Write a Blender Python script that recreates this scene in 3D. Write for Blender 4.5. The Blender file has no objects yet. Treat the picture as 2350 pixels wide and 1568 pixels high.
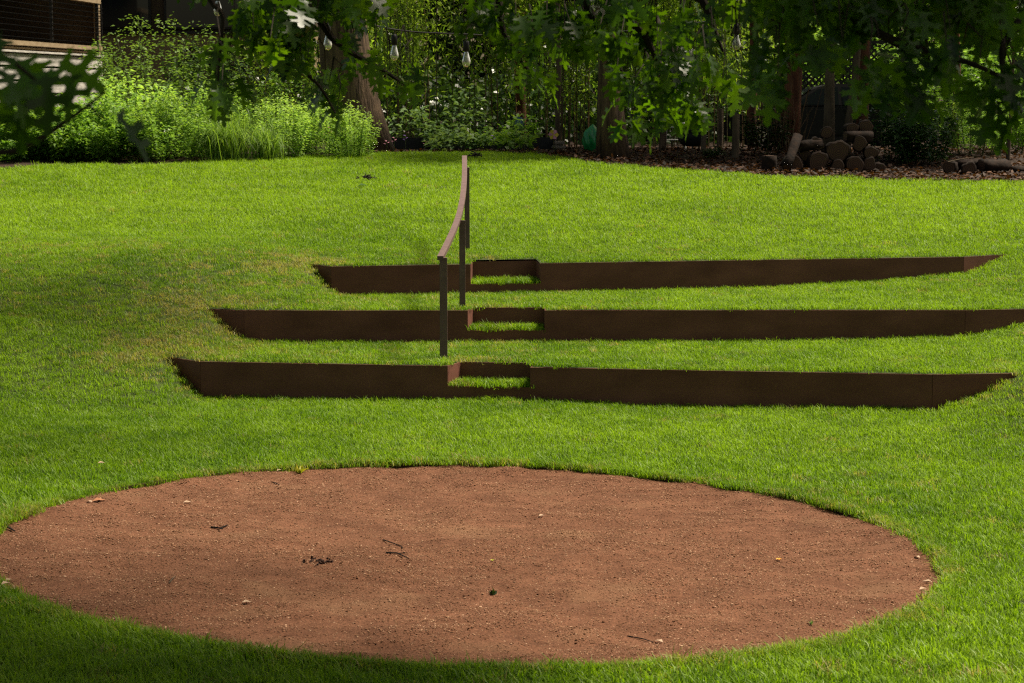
import bpy, bmesh, math, random
import numpy as np
from mathutils import Vector, Matrix

random.seed(7)
rng = np.random.default_rng(11)
scene = bpy.context.scene
COL = scene.collection

# ------------------------------------------------------------------ camera
F, CX, CY, EYE = 5080.0, 1175.0, 784.0, 2.88      # focal length and centre in a 2350 x 1568 grid
PITCH = math.atan(584 / F)
cam_d = bpy.data.cameras.new('camera')
cam = bpy.data.objects.new('camera', cam_d); COL.objects.link(cam)
cam_d.sensor_width = 36.0
cam_d.lens = 36.0 * F / 2350.0
cam.location = (0, 0, EYE)
cam.rotation_euler = (math.pi / 2 - PITCH, 0, 0)
cam_d.clip_start, cam_d.clip_end = 0.1, 2000
cam_d.dof.use_dof = True
cam_d.dof.focus_distance = 18.5
cam_d.dof.aperture_fstop = 7.5
scene.camera = cam

# ------------------------------------------------------------------ light
SUN_AZ = Vector((0.86, 0.42, 0)).normalized()      # horizontal direction towards the sun
SUN_EL = math.radians(60)
world = bpy.data.worlds.new('World'); scene.world = world
world.use_nodes = True
nt = world.node_tree
sky = nt.nodes.new('ShaderNodeTexSky'); sky.sky_type = 'NISHITA'; sky.sun_disc = False
sky.sun_elevation = SUN_EL
sky.sun_rotation = math.atan2(SUN_AZ.x, SUN_AZ.y)
sky.air_density = 1.0; sky.dust_density = 3.0; sky.ozone_density = 1.0
bg = nt.nodes['Background']; bg.inputs['Strength'].default_value = 0.062
hz = nt.nodes.new('ShaderNodeMix'); hz.data_type = 'RGBA'; hz.blend_type = 'MULTIPLY'; hz.inputs['Factor'].default_value = 1.0
hz.inputs['B'].default_value = (1.0, 0.86, 0.62, 1)      # warm hazy air
nt.links.new(sky.outputs[0], hz.inputs['A']); nt.links.new(hz.outputs['Result'], bg.inputs['Color'])
sun_d = bpy.data.lights.new('sun', 'SUN'); sun = bpy.data.objects.new('sun', sun_d); COL.objects.link(sun)
sun_d.energy = 4.3; sun_d.angle = math.radians(10.0); sun_d.color = (1.0, 0.90, 0.72)
to_sun = Vector((SUN_AZ.x * math.cos(SUN_EL), SUN_AZ.y * math.cos(SUN_EL), math.sin(SUN_EL)))
sun.rotation_euler = to_sun.to_track_quat('Z', 'Y').to_euler()
sun.location = (12, 10, 20)

vs = scene.view_settings
vs.view_transform = 'Standard'; vs.look = 'None'; vs.exposure = 1.0; vs.gamma = 1.0
vs.use_curve_mapping = False
scene.display_settings.display_device = 'sRGB'
scene.render.engine = 'CYCLES'
cy = scene.cycles
cy.use_denoising = False; cy.filter_width = 1.2
try: cy.denoiser = 'OPENIMAGEDENOISE'; cy.denoising_input_passes = 'RGB_ALBEDO_NORMAL'
except Exception: pass
cy.max_bounces = 7; cy.diffuse_bounces = 4; cy.glossy_bounces = 3; cy.transmission_bounces = 6
cy.transparent_max_bounces = 8
cy.caustics_reflective = False; cy.caustics_refractive = False
cy.sample_clamp_indirect = 6.0

# ------------------------------------------------------------------ picture grid -> place
CAMP = np.array([0.0, 0.0, EYE])
def ray(x, y):
    a = (x - CX) / F; b = -(y - CY) / F
    return np.array([a, math.cos(PITCH) + b * math.sin(PITCH), -math.sin(PITCH) + b * math.cos(PITCH)])
def at_z(x, y, z):
    d = ray(x, y); return CAMP + (z - EYE) / d[2] * d
def at_y(x, y, Y):
    d = ray(x, y); return CAMP + Y / d[1] * d
def lerp(a, b, t): return a + (b - a) * t
def sstep(a, b, x):
    t = np.clip((np.asarray(x, float) - a) / (b - a), 0, 1); return t * t * (3 - 2 * t)

def vnoise(x, y, scale, seed=0):
    """smooth value noise 0..1 on numpy arrays"""
    x = np.asarray(x, float) / scale; y = np.asarray(y, float) / scale
    xi = np.floor(x).astype(np.int64); yi = np.floor(y).astype(np.int64)
    fx = x - xi; fy = y - yi
    fx = fx * fx * (3 - 2 * fx); fy = fy * fy * (3 - 2 * fy)
    def h(i, j):
        n = (i * 374761393 + j * 668265263 + seed * 1442695041) & 0x7fffffff
        n = ((n ^ (n >> 13)) * 1274126177) & 0x7fffffff
        return ((n ^ (n >> 16)) & 0xffff) / 65535.0
    a = lerp(h(xi, yi), h(xi + 1, yi), fx); b = lerp(h(xi, yi + 1), h(xi + 1, yi + 1), fx)
    return lerp(a, b, fy)

# ------------------------------------------------------------------ object helpers
def tag(o, label=None, cat=None, group=None, kind=None):
    if label: o['label'] = label
    if cat: o['category'] = cat
    if group: o['group'] = group
    if kind: o['kind'] = kind
    return o
def empty(name, loc=(0, 0, 0), label=None, cat=None, group=None, rz=0.0):
    o = bpy.data.objects.new(name, None); COL.objects.link(o)
    o.location = loc; o.rotation_euler.z = rz; o.empty_display_size = 0.2
    return tag(o, label, cat, group)
def link(name, me, mat=None, parent=None):
    if mat and not me.materials: me.materials.append(mat)
    o = bpy.data.objects.new(name, me); COL.objects.link(o)
    if parent: o.parent = parent
    return o
def local(parent, P):
    """world points -> parent's local coordinates (parents are unscaled)"""
    P = np.asarray(P, float)
    if parent is None: return P
    M = np.array(parent.matrix_basis.inverted())
    if parent.parent is not None: M = M @ np.array(parent.parent.matrix_basis.inverted())
    return P @ M[:3, :3].T + M[:3, 3]
def raw_mesh(name, V, Fs, smooth=False):
    me = bpy.data.meshes.new(name)
    me.from_pydata([tuple(map(float, v)) for v in V], [], [tuple(map(int, f)) for f in Fs])
    if smooth: me.polygons.foreach_set('use_smooth', [True] * len(me.polygons))
    me.update(); return me
def fast_mesh(name, V, Fq, attrs=None, smooth=False):
    """V (n,3), Fq (m,k) equal-sided faces; attrs name -> per-vertex floats"""
    V = np.asarray(V, np.float32); Fq = np.asarray(Fq, np.int32); m, k = Fq.shape
    me = bpy.data.meshes.new(name)
    me.vertices.add(len(V)); me.vertices.foreach_set('co', V.ravel())
    me.loops.add(m * k); me.loops.foreach_set('vertex_index', Fq.ravel())
    me.polygons.add(m); me.polygons.foreach_set('loop_start', np.arange(0, m * k, k, dtype=np.int32))
    if smooth: me.polygons.foreach_set('use_smooth', np.ones(m, bool))
    me.update(calc_edges=True)
    for n, a in (attrs or {}).items():
        t = me.attributes.new(n, 'FLOAT', 'POINT'); t.data.foreach_set('value', np.asarray(a, np.float32))
    return me
def mesh_obj(name, V, Fs, mat, parent=None, smooth=False):
    return link(name, raw_mesh(name, local(parent, V), Fs, smooth), mat, parent)
class MB:
    def __init__(s): s.V = []; s.F = []
    def add(s, V, Fs):
        o = len(s.V); s.V += [tuple(v) for v in V]; s.F += [tuple(i + o for i in f) for f in Fs]; return s
    def box(s, c, size, R=None):
        c = np.array(c, float); h = np.array(size, float) / 2
        P = np.array([[x, y, z] for x in (-1, 1) for y in (-1, 1) for z in (-1, 1)]) * h
        if R is not None: P = P @ np.array(R).T
        return s.add(P + c, [(0, 1, 3, 2), (4, 6, 7, 5), (0, 4, 5, 1), (2, 3, 7, 6), (0, 2, 6, 4), (1, 5, 7, 3)])
    def tube(s, P, r, n=7, cap=True, jitter=0.0):
        P = [Vector(tuple(p)) for p in P]; m = len(P)
        r = [r] * m if np.isscalar(r) else list(r)
        V = []; up = Vector((0.31, 0.2, 0.93)).normalized()
        for i, p in enumerate(P):
            t = (P[min(i + 1, m - 1)] - P[max(i - 1, 0)]).normalized()
            a = t.cross(up); 
            if a.length < 1e-3: a = t.cross(Vector((1, 0, 0)))
            a.normalize(); b = t.cross(a)
            for k in range(n):
                q = 2 * math.pi * k / n; rr = r[i] * (1 + jitter * (random.random() - .5))
                V.append(p + (a * math.cos(q) + b * math.sin(q)) * rr)
        Fs = []
        for i in range(m - 1):
            for k in range(n):
                k2 = (k + 1) % n; Fs.append((i * n + k, i * n + k2, (i + 1) * n + k2, (i + 1) * n + k))
        if cap: Fs += [tuple(range(n))[::-1], tuple(range((m - 1) * n, m * n))]
        return s.add(V, Fs)
    def lathe(s, prof, c, n=16):
        V = []; m = len(prof)
        for (r, z) in prof:
            for k in range(n):
                q = 2 * math.pi * k / n; V.append((c[0] + r * math.cos(q), c[1] + r * math.sin(q), c[2] + z))
        Fs = [(i * n + k, i * n + (k + 1) % n, (i + 1) * n + (k + 1) % n, (i + 1) * n + k) for i in range(m - 1) for k in range(n)]
        Fs += [tuple(range(n))[::-1], tuple(range((m - 1) * n, m * n))]
        return s.add(V, Fs)
    def build(s, name, mat, parent=None, smooth=False, bevel=0.0):
        o = mesh_obj(name, s.V, s.F, mat, parent, smooth)
        if bevel:
            bm = bmesh.new(); bm.from_mesh(o.data)
            bmesh.ops.bevel(bm, geom=list(bm.edges), offset=bevel, segments=2, affect='EDGES', clamp_overlap=True)
            bm.to_mesh(o.data); bm.free()
        return o

# ------------------------------------------------------------------ materials
def new_mat(name):
    m = bpy.data.materials.new(name); m.use_nodes = True
    return m, m.node_tree.nodes, m.node_tree.links, m.node_tree.nodes['Principled BSDF']
def surf(name, c1, c2, scale=6.0, rough=0.7, bump=0.0, bscale=None, stretch=(1, 1, 1), metallic=0.0, spec=0.3, detail=6, c3=None):
    m, N, L, b = new_mat(name)
    tc = N.new('ShaderNodeTexCoord'); mp = N.new('ShaderNodeMapping'); mp.inputs['Scale'].default_value = stretch
    L.new(tc.outputs['Object'], mp.inputs['Vector'])
    no = N.new('ShaderNodeTexNoise'); no.inputs['Scale'].default_value = scale; no.inputs['Detail'].default_value = detail
    L.new(mp.outputs[0], no.inputs['Vector'])
    cr = N.new('ShaderNodeValToRGB'); cr.color_ramp.elements[0].position = 0.32; cr.color_ramp.elements[1].position = 0.70
    cr.color_ramp.elements[0].color = (*c1, 1); cr.color_ramp.elements[1].color = (*c2, 1)
    if c3: e = cr.color_ramp.elements.new(0.5); e.color = (*c3, 1)
    L.new(no.outputs['Fac'], cr.inputs['Fac']); L.new(cr.outputs['Color'], b.inputs['Base Color'])
    b.inputs['Roughness'].default_value = rough; b.inputs['Metallic'].default_value = metallic
    b.inputs['Specular IOR Level'].default_value = spec
    if bump:
        n2 = N.new('ShaderNodeTexNoise'); n2.inputs['Scale'].default_value = bscale or scale * 3; n2.inputs['Detail'].default_value = 8
        L.new(mp.outputs[0], n2.inputs['Vector'])
        bp = N.new('ShaderNodeBump'); bp.inputs['Strength'].default_value = 1.0; bp.inputs['Distance'].default_value = bump
        L.new(n2.outputs['Fac'], bp.inputs['Height']); L.new(bp.outputs[0], b.inputs['Normal'])
    return m
def leafy(name, dark, mid, light, source='attr', trans=0.45, rough=0.45, spec=0.35, tcol=(1.25, 1.25, 0.5)):
    """leaf: diffuse + light coming through it; colour varies from leaf to leaf"""
    m, N, L, b = new_mat(name)
    if source == 'attr':
        a = N.new('ShaderNodeAttribute'); a.attribute_name = 'tone'; fac = a.outputs['Fac']
    elif source == 'inst':
        a = N.new('ShaderNodeAttribute'); a.attribute_type = 'INSTANCER'; a.attribute_name = 'tone'; fac = a.outputs['Fac']
    else:
        a = N.new('ShaderNodeObjectInfo'); fac = a.outputs['Random']
    cr = N.new('ShaderNodeValToRGB')
    cr.color_ramp.elements[0].color = (*dark, 1); cr.color_ramp.elements[1].color = (*light, 1)
    e = cr.color_ramp.elements.new(0.5); e.color = (*mid, 1)
    L.new(fac, cr.inputs['Fac']); col = cr.outputs['Color']
    b.inputs['Roughness'].default_value = rough; b.inputs['Specular IOR Level'].default_value = spec
    L.new(col, b.inputs['Base Color'])
    tr = N.new('ShaderNodeBsdfTranslucent')
    mu = N.new('ShaderNodeMix'); mu.data_type = 'RGBA'; mu.blend_type = 'MULTIPLY'; mu.inputs['Factor'].default_value = 1
    L.new(col, mu.inputs['A']); mu.inputs['B'].default_value = (*tcol, 1)
    L.new(mu.outputs['Result'], tr.inputs['Color'])
    mx = N.new('ShaderNodeMixShader'); mx.inputs[0].default_value = trans
    L.new(b.outputs[0], mx.inputs[1]); L.new(tr.outputs[0], mx.inputs[2])
    L.new(mx.outputs[0], N['Material Output'].inputs['Surface'])
    return m

M = {}
M['corten'] = surf('corten_steel', (0.105, 0.036, 0.023), (0.168, 0.063, 0.044), 3.0, 0.66, 0.0006, 60, (0.7, 0.7, 1.6), spec=0.35)
M['rail'] = surf('brown_painted_steel', (0.115, 0.070, 0.066), (0.155, 0.097, 0.092), 14, 0.5, 0.0004, 120, spec=0.3)
M['edging'] = surf('rusted_edging', (0.035, 0.017, 0.010), (0.075, 0.036, 0.022), 12, 0.8)
M['soil'] = surf('lawn_soil', (0.022, 0.036, 0.006), (0.045, 0.062, 0.010), 9, 0.95, 0.004, 40)
M['litter'] = surf('leaf_litter_soil', (0.012, 0.005, 0.0025), (0.040, 0.017, 0.008), 7, 0.95, 0.02, 22, c3=(0.022, 0.0095, 0.0045))
M['bark'] = surf('ridged_bark', (0.028, 0.017, 0.010), (0.135, 0.086, 0.050), 17, 0.92, 0.035, 26, (1, 1, 0.12))
M['bark_red'] = surf('reddish_bark', (0.05, 0.018, 0.009), (0.17, 0.060, 0.030), 8, 0.9, 0.012, 16, (1, 1, 0.2))
M['bark_pale'] = surf('pale_bark', (0.05, 0.034, 0.02), (0.13, 0.095, 0.06), 8, 0.9, 0.008, 16, (1, 1, 0.3))
M['twig'] = surf('twig_bark', (0.006, 0.004, 0.003), (0.014, 0.010, 0.007), 20, 0.95)
M['black'] = surf('black_plastic', (0.010, 0.010, 0.011), (0.018, 0.018, 0.019), 9, 0.5)
# ------------------------------------------------------------------ the ground: floor, terraces, bank, upper lawn
TOP = {1: 0.30, 2: 0.60, 3: 0.88}
def P2(x, y, z): q = at_z(x, y, z); return (q[0], q[1])
WALL = {  # left end of return, left fold, right fold, right end of return
    1: [P2(390, 820, .30), P2(460, 830, .30), P2(2140, 860, .30), P2(2320, 857, .30)],
    2: [P2(490, 710, .60), P2(560, 713, .60), P2(2215, 712, .60), P2(2425, 708, .60)],
    3: [P2(720, 607, .88), P2(760, 612, .88), P2(2212, 590, .88), P2(2310, 584, .88)],
}
for k in WALL:      # the plates run on a hand's breadth into the turf
    for a_, b_ in ((0, 1), (3, 2)):
        P_ = np.array(WALL[k][a_]); Q_ = np.array(WALL[k][b_]); WALL[k][a_] = tuple(P_ + (P_ - Q_) / np.linalg.norm(P_ - Q_) * .10)
def along(k, px, off=0.0):   # place on the straight middle run of wall k seen at picture column px
    A, B = np.array(WALL[k][1]), np.array(WALL[k][2]); d = ray(px, 784); n = np.array([-(B - A)[1], (B - A)[0]]); n = n / np.linalg.norm(n); A = A + n * off
    return tuple((n @ A) / (n @ d[:2]) * d[:2])
NOTCH_PX = {1: (1027, 1217), 2: (1073, 1250), 3: (1080, 1240)}
NOTCH = {k: (along(k, a), along(k, b)) for k, (a, b) in NOTCH_PX.items()}
LIPZ = {1: 0.112, 2: 0.395, 3: 0.655}
NDEP = {1: .31, 2: .28, 3: .38}
NBACK = {k: tuple(np.array(along(k, p, NDEP[k])) for p in q) for k, q in {1: (1057, 1229), 2: (1086, 1249), 3: (1085, 1229)}.items()}   # the riser ends: the cheeks splay a little
def wall_xy(k):
    W = WALL[k]; return ([W[0][0] - 30, W[0][0] - 1.5] + [w[0] for w in W] + [W[3][0] + 1.5, W[3][0] + 30],
                         [W[0][1] + 1.6, W[0][1] + .5] + [w[1] for w in W] + [W[3][1] + .5, W[3][1] + 1.6])
WXY = {k: wall_xy(k) for k in WALL}
def wallY(k, x): return np.interp(x, *WXY[k])
def fx(k, px): return along(k, px)[0]
BASE = {
    1: ([WALL[1][0][0], WALL[1][1][0] - .1, WALL[1][1][0] + .05, fx(1, 1000), fx(1, 1900), WALL[1][2][0], (WALL[1][2][0] + WALL[1][3][0]) / 2, WALL[1][3][0]],
        [.30, .06, -.01, .005, .0, .0, .12, .30]),
    2: ([WALL[2][0][0], WALL[2][1][0] - .08, WALL[2][1][0] + .1, fx(2, 1000), fx(2, 1800), fx(2, 2000), WALL[2][2][0], WALL[2][3][0] - .3, WALL[2][3][0]],
        [.60, .36, .305, .295, .305, .325, .355, .50, .60]),
    3: ([WALL[3][0][0], WALL[3][1][0] - .03, WALL[3][1][0] + .12, fx(3, 1100), fx(3, 1700), fx(3, 2000), WALL[3][2][0], WALL[3][3][0]],
        [.88, .66, .575, .575, .585, .635, .71, .88]),
}
def baseZ(k, x):
    b_ = np.interp(x, *BASE[k]); return b_ - .042 * np.clip((TOP[k] - b_) / .12, 0, 1)      # the grass stands about 4 cm on it
PITC = np.array([-0.295, 13.70]); PITR = 2.965
def lawn_edge_pts():
    out = []
    for x, y in [(-500, 385), (0, 380), (250, 377), (440, 372), (620, 362), (850, 352), (1070, 350), (1240, 358), (1390, 378), (1560, 391), (1750, 399), (2000, 404), (2350, 406), (2900, 406)]:
        d = ray(x, y); t = (0.88 - EYE + 0.055 * (-25.2)) / (d[2] - 0.055 * d[1]); out.append((t * d[0], t * d[1]))
    return out
LE = lawn_edge_pts(); LEX = [p[0] for p in LE]; LEY = [p[1] for p in LE]
def edgeY(x): return np.interp(x, LEX, LEY)
ENDL = ([17.0, WALL[1][0][1], WALL[2][0][1], WALL[3][0][1], 29.], [WALL[1][0][0] - .1, WALL[1][0][0], WALL[2][0][0], WALL[3][0][0], WALL[3][0][0] + .6])
ENDR = ([17.0, WALL[1][3][1], WALL[2][3][1], WALL[3][3][1], 30.], [WALL[1][3][0] + .1, WALL[1][3][0], WALL[2][3][0], WALL[3][3][0], WALL[3][3][0] - .2])
def berm(x, y):
    """turf banked up round both ends of the walls"""
    d = np.maximum(np.interp(y, *ENDL) - x, x - np.interp(y, *ENDR))
    return .30 * sstep(0, 1.7, d) * sstep(17.6, 21.0, y) * (1 - sstep(23.6, 29.0, y))
def bumps(x, y): return berm(x, y) +  (vnoise(x, y, 1.7, 3) - .5) * .035 + (vnoise(x, y, .6, 4) - .5) * .014
def floorZ(x, y):
    z = -0.025 * x * (1 - sstep(16.5, 19.5, y))
    return z + 1.25 * sstep(9.6, 1.5, y) - 0.0
def strip_z(k, x, y):
    """ground in front of wall k+1 and behind wall k (k = 0: the floor, k = 3: the upper lawn)"""
    x = np.asarray(x, float); y = np.asarray(y, float)
    if k == 0:
        f = floorZ(x, y); Y1 = wallY(1, x); side = sstep(0.3, 1.6, np.maximum(WALL[1][0][0] - x, x - WALL[1][3][0]))
        return f + (baseZ(1, x) - f) * sstep(0, 1, (y - (Y1 - 2.0)) / 2.0)
    if k == 3:
        d = y - wallY(3, x)
        z = TOP[3] + 0.055 * np.minimum(d, 14.5)
        return z - 0.012 * np.clip(d - 14.5, 0, 25)
    v = np.clip((y - wallY(k, x)) / (wallY(k + 1, x) - wallY(k, x)), 0, 1)
    return TOP[k] + (baseZ(k + 1, x) - TOP[k]) * v
def which(x, y):
    return (y > wallY(1, x)).astype(int) + (y > wallY(2, x)) + (y > wallY(3, x))
def in_notch(k, x, y, pad=0.0):
    A, B = (np.array(p) for p in NOTCH[k]); u = (B - A) / np.linalg.norm(B - A); n = np.array([-u[1], u[0]])
    s = (x - A[0]) * u[0] + (y - A[1]) * u[1]; t = (x - A[0]) * n[0] + (y - A[1]) * n[1]
    L0, L1 = NBACK[k]; f_ = np.clip(t / NDEP[k], 0, 1)
    s0 = ((L0 - A) @ u) * f_; s1 = lerp(np.linalg.norm(B - A), (L1 - A) @ u, f_)
    return (s > s0 - pad) & (s < s1 + pad) & (t > -.001) & (t < NDEP[k] + pad)
def ground(x, y):
    x = np.asarray(x, float); y = np.asarray(y, float); w = which(x, y)
    z = np.select([w == 0, w == 1, w == 2], [strip_z(i, x, y) for i in range(3)], strip_z(3, x, y))
    be = berm(x, y); z = z + be + (bumps(x, y) - be) * np.where(w == 3, sstep(0.1, 1.2, y - wallY(3, x)), 1) * np.where((w == 1) | (w == 2), .4, 1)
    for k in (1, 2, 3): z = np.where(in_notch(k, x, y), LIPZ[k] + .045 * 0 , z)
    return z
def gz(x, y): return float(ground(np.array([x]), np.array([y]))[0])

def grid_strip(k, xs, rows, hole=None):
    """rows: functions x -> y; returns V, F"""
    V = []; Fs = []; n = len(xs)
    for r in rows:
        ys = r(xs); z = strip_z(k, xs, ys)
        be = berm(xs, ys); w = be + (bumps(xs, ys) - be) * (sstep(0.1, 1.2, ys - wallY(3, xs)) if k == 3 else (.4 if k else 1))
        V += list(zip(xs, ys, z + w))
    for i in range(len(rows) - 1):
        for j in range(n - 1):
            c = [(i, j), (i, j + 1), (i + 1, j + 1), (i + 1, j)]
            if hole and hole(i, j): continue
            Fs.append(tuple(a * n + b for a, b in c))
    return V, Fs
lawn = MB()
def xs_for(breaks, lo=-24., hi=24.):
    xs = np.unique(np.concatenate([np.linspace(lo, -7, 12), np.linspace(-7, 8, 101), np.linspace(8, hi, 11), np.array(breaks)]))
    return xs
for k in range(4):
    br = [] if k == 0 else [w[0] for w in WALL[k]] + [NOTCH[k][0][0] - .06, NOTCH[k][1][0] + .12]
    if k < 3: br = br + [w[0] for w in WALL[k + 1]]
    xs = xs_for(br)
    if k == 0:
        rows = [(lambda x, t=t: lerp(np.full_like(x, 16.9), wallY(1, x) - .004, t)) for t in np.linspace(0, 1, 22)]
    elif k < 3:
        rows = [(lambda x, t=t: lerp(wallY(k, x) + NDEP[k] + .012, wallY(k + 1, x) - .004, t)) for t in np.linspace(0, 1, 12)]
    else:
        rows = [(lambda x, t=t: lerp(wallY(3, x) + NDEP[3] + .012, edgeY(x), t)) for t in np.linspace(0, 1, 60)]
    if k:
        rows = [(lambda x: wallY(k, x) + .012), (lambda x: wallY(k, x) + .1)] + rows
        a, b = NOTCH[k][0][0] - .06 - 1e-6, NOTCH[k][1][0] + .12 + 1e-6
        hole = lambda i, j: i < 2 and xs[j] >= a and xs[j + 1] <= b
        lawn.add(*grid_strip(k, xs, rows, hole))
        A, B = (np.array(p) for p in NOTCH[k]); u = (B - A) / np.linalg.norm(B - A); n = np.array([-u[1], u[0]])
        q = [A + n * .012, B + n * .012, NBACK[k][1], NBACK[k][0]]
        for P0, P1_, sx in ((A, NBACK[k][0], a), (B, NBACK[k][1], b)):      # lawn beside the splayed cheeks
            xs_ = np.array([sx, P0[0], P1_[0], sx]); ys_ = np.array([wallY(k, sx) + .012, P0[1] + .012, P1_[1] + .012, wallY(k, sx) + NDEP[k] + .012])
            lawn.add(list(zip(xs_, ys_, strip_z(k, xs_, ys_))), [(0, 1, 2, 3)])
        xs_ = np.array([a, b, b, a]); yb = wallY(k, xs_) + NDEP[k] + np.array([.010, .010, .05, .05]); lawn.add(list(zip(xs_, yb, strip_z(k, xs_, yb) - .002)), [(0, 1, 2, 3)])
        lawn.add([(p[0], p[1], LIPZ[k] - .012) for p in q], [(0, 1, 2, 3)])
    else:
        lawn.add(*grid_strip(k, xs, rows))
# floor round the gravel circle: ring sheets out to a square
ang = np.linspace(0, 2 * np.pi, 97)[:-1]
rings = [PITR, PITR + .12, PITR + .35, PITR + .8, PITR + 1.5, PITR + 2.6]
V = []; Fs = []; n = len(ang)
for r in rings + ['sq']:
    if r == 'sq':
        q = np.maximum(np.abs(np.cos(ang)), np.abs(np.sin(ang)));
        X = PITC[0] + np.cos(ang) / q * 6.6; Y = 13.85 + np.sin(ang) / q * 6.6
        Y = np.minimum(Y, 16.9)
    else:
        X = PITC[0] + np.cos(ang) * r; Y = np.minimum(PITC[1] + np.sin(ang) * r, 16.9)
    V += list(zip(X, Y, floorZ(X, Y) + bumps(X, Y) * (0.3 if r == PITR else 1)))
for i in range(len(rings)):
    for j in range(n): Fs.append((i * n + j, i * n + (j + 1) % n, (i + 1) * n + (j + 1) % n, (i + 1) * n + j))
lawn.add(V, Fs)
# sheets left, right and towards the viewer
def sheet(x0, x1, y0, y1, nx, ny):
    xs = np.linspace(x0, x1, nx); ys = np.linspace(y0, y1, ny)
    V = [(x, y, float(floorZ(x, y)) + float(bumps(x, y)) - (.03 if abs(x - PITC[0]) < 6.55 and y > 7.3 else 0)) for y in ys for x in xs]
    lawn.add(V, [(i * nx + j, i * nx + j + 1, (i + 1) * nx + j + 1, (i + 1) * nx + j) for i in range(ny - 1) for j in range(nx - 1)])
sheet(-24, PITC[0] - 6.6, 7.25, 16.9, 16, 20); sheet(PITC[0] + 6.6, 24, 7.25, 16.9, 16, 20); sheet(-24, 24, -12, 7.25, 30, 24)
o = lawn.build('lawn', M['soil'], smooth=True); tag(o, kind='structure')

# woodland floor beyond the lawn and the far terrain
xs = np.linspace(-26, 26, 80); V = []; Fs = []
ts = np.linspace(0, 1, 26)
for t in ts:
    y = lerp(edgeY(xs) - .02, 80, t ** 1.3); z = strip_z(3, xs, y) + (vnoise(xs, y, .9, 9) - .5) * .10 * min(1, t * 12)
    V += list(zip(xs, y, z + .002))
n = len(xs)
for i in range(len(ts) - 1):
    for j in range(n - 1): Fs.append((i * n + j, i * n + j + 1, (i + 1) * n + j + 1, (i + 1) * n + j))
o = mesh_obj('woodland_floor', V, Fs, M['litter'], smooth=True); tag(o, kind='structure')
o = mesh_obj('terrain', [(-900, -900, -.6), (900, -900, -.6), (900, 900, -.6), (-900, 900, -.6)], [(0, 1, 2, 3)], M['litter']); tag(o, kind='structure')

# ------------------------------------------------------------------ gravel circle
m, N, L, b = new_mat('decomposed_granite')
tc = N.new('ShaderNodeTexCoord')
def noise(scale, detail, rough=.6):
    n_ = N.new('ShaderNodeTexNoise'); n_.inputs['Scale'].default_value = scale; n_.inputs['Detail'].default_value = detail
    n_.inputs['Roughness'].default_value = rough; L.new(tc.outputs['Object'], n_.inputs['Vector']); return n_
def ramp(src, a, b_, ca, cb):
    r = N.new('ShaderNodeValToRGB'); r.color_ramp.elements[0].position = a; r.color_ramp.elements[1].position = b_
    r.color_ramp.elements[0].color = (*ca, 1); r.color_ramp.elements[1].color = (*cb, 1); L.new(src, r.inputs['Fac']); return r
big = noise(1.1, 5); fine = noise(75, 4, .7); mid = noise(9, 5)
c0 = ramp(mid.outputs['Fac'], .3, .72, (0.110, 0.047, 0.025), (0.164, 0.075, 0.043))
c1 = ramp(fine.outputs['Fac'], .36, .66, (0.42, 0.40, 0.38), (1.38, 1.36, 1.34))
mu = N.new('ShaderNodeMix'); mu.data_type = 'RGBA'; mu.blend_type = 'MULTIPLY'; mu.inputs['Factor'].default_value = .8
L.new(c0.outputs[0], mu.inputs['A']); L.new(c1.outputs[0], mu.inputs['B'])
c2 = ramp(big.outputs['Fac'], .56, .72, (0, 0, 0), (.8, .8, .8))
mx = N.new('ShaderNodeMix'); mx.data_type = 'RGBA'; L.new(c2.outputs[0], mx.inputs['Factor'])
L.new(mu.outputs['Result'], mx.inputs['A']); mx.inputs['B'].default_value = (0.160, 0.086, 0.047, 1)
mpg = N.new('ShaderNodeMapping'); mpg.inputs['Scale'].default_value = (.8, .95, 1); L.new(tc.outputs['Object'], mpg.inputs['Vector'])
strk = noise(2.3, 8, .7); L.new(mpg.outputs[0], strk.inputs['Vector']); c3 = ramp(strk.outputs['Fac'], .34, .62, (.78, .76, .74), (1.10, 1.10, 1.10))
mz = N.new('ShaderNodeMix'); mz.data_type = 'RGBA'; mz.blend_type = 'MULTIPLY'; mz.inputs['Factor'].default_value = 1
L.new(mx.outputs['Result'], mz.inputs['A']); L.new(c3.outputs[0], mz.inputs['B'])      # damp and trodden streaks
L.new(mz.outputs['Result'], b.inputs['Base Color'])
b.inputs['Roughness'].default_value = .95; b.inputs['Specular IOR Level'].default_value = .15
bp = N.new('ShaderNodeBump'); bp.inputs['Distance'].default_value = .006; bp.inputs['Strength'].default_value = .8
L.new(fine.outputs['Fac'], bp.inputs['Height']); L.new(bp.outputs[0], b.inputs['Normal'])
M['gravel'] = m
def gravZ(x, y):
    r = np.hypot(x - PITC[0], y - PITC[1])
    return floorZ(x, y) - .022 + (vnoise(x, y, .33, 21) - .5) * .038 + (vnoise(x, y * 1.5, .17, 22) - .5) * .026 * (.4 + vnoise(x, y, .9, 23)) + .02 * sstep(PITR - .5, PITR, r)
V = []; Fs = []; nr, na = 60, 160
aa = np.linspace(0, 2 * np.pi, na + 1)[:-1]
for i in range(nr + 1):
    r = (PITR - .004) * max(i, .02) / nr; X = PITC[0] + np.cos(aa) * r; Y = PITC[1] + np.sin(aa) * r
    V += list(zip(X, Y, gravZ(X, Y)))
for i in range(nr):
    for j in range(na): Fs.append((i * na + j, i * na + (j + 1) % na, (i + 1) * na + (j + 1) % na, (i + 1) * na + j))
o = mesh_obj('gravel_circle', V, Fs, M['gravel'], smooth=True); tag(o, kind='structure')
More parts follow.
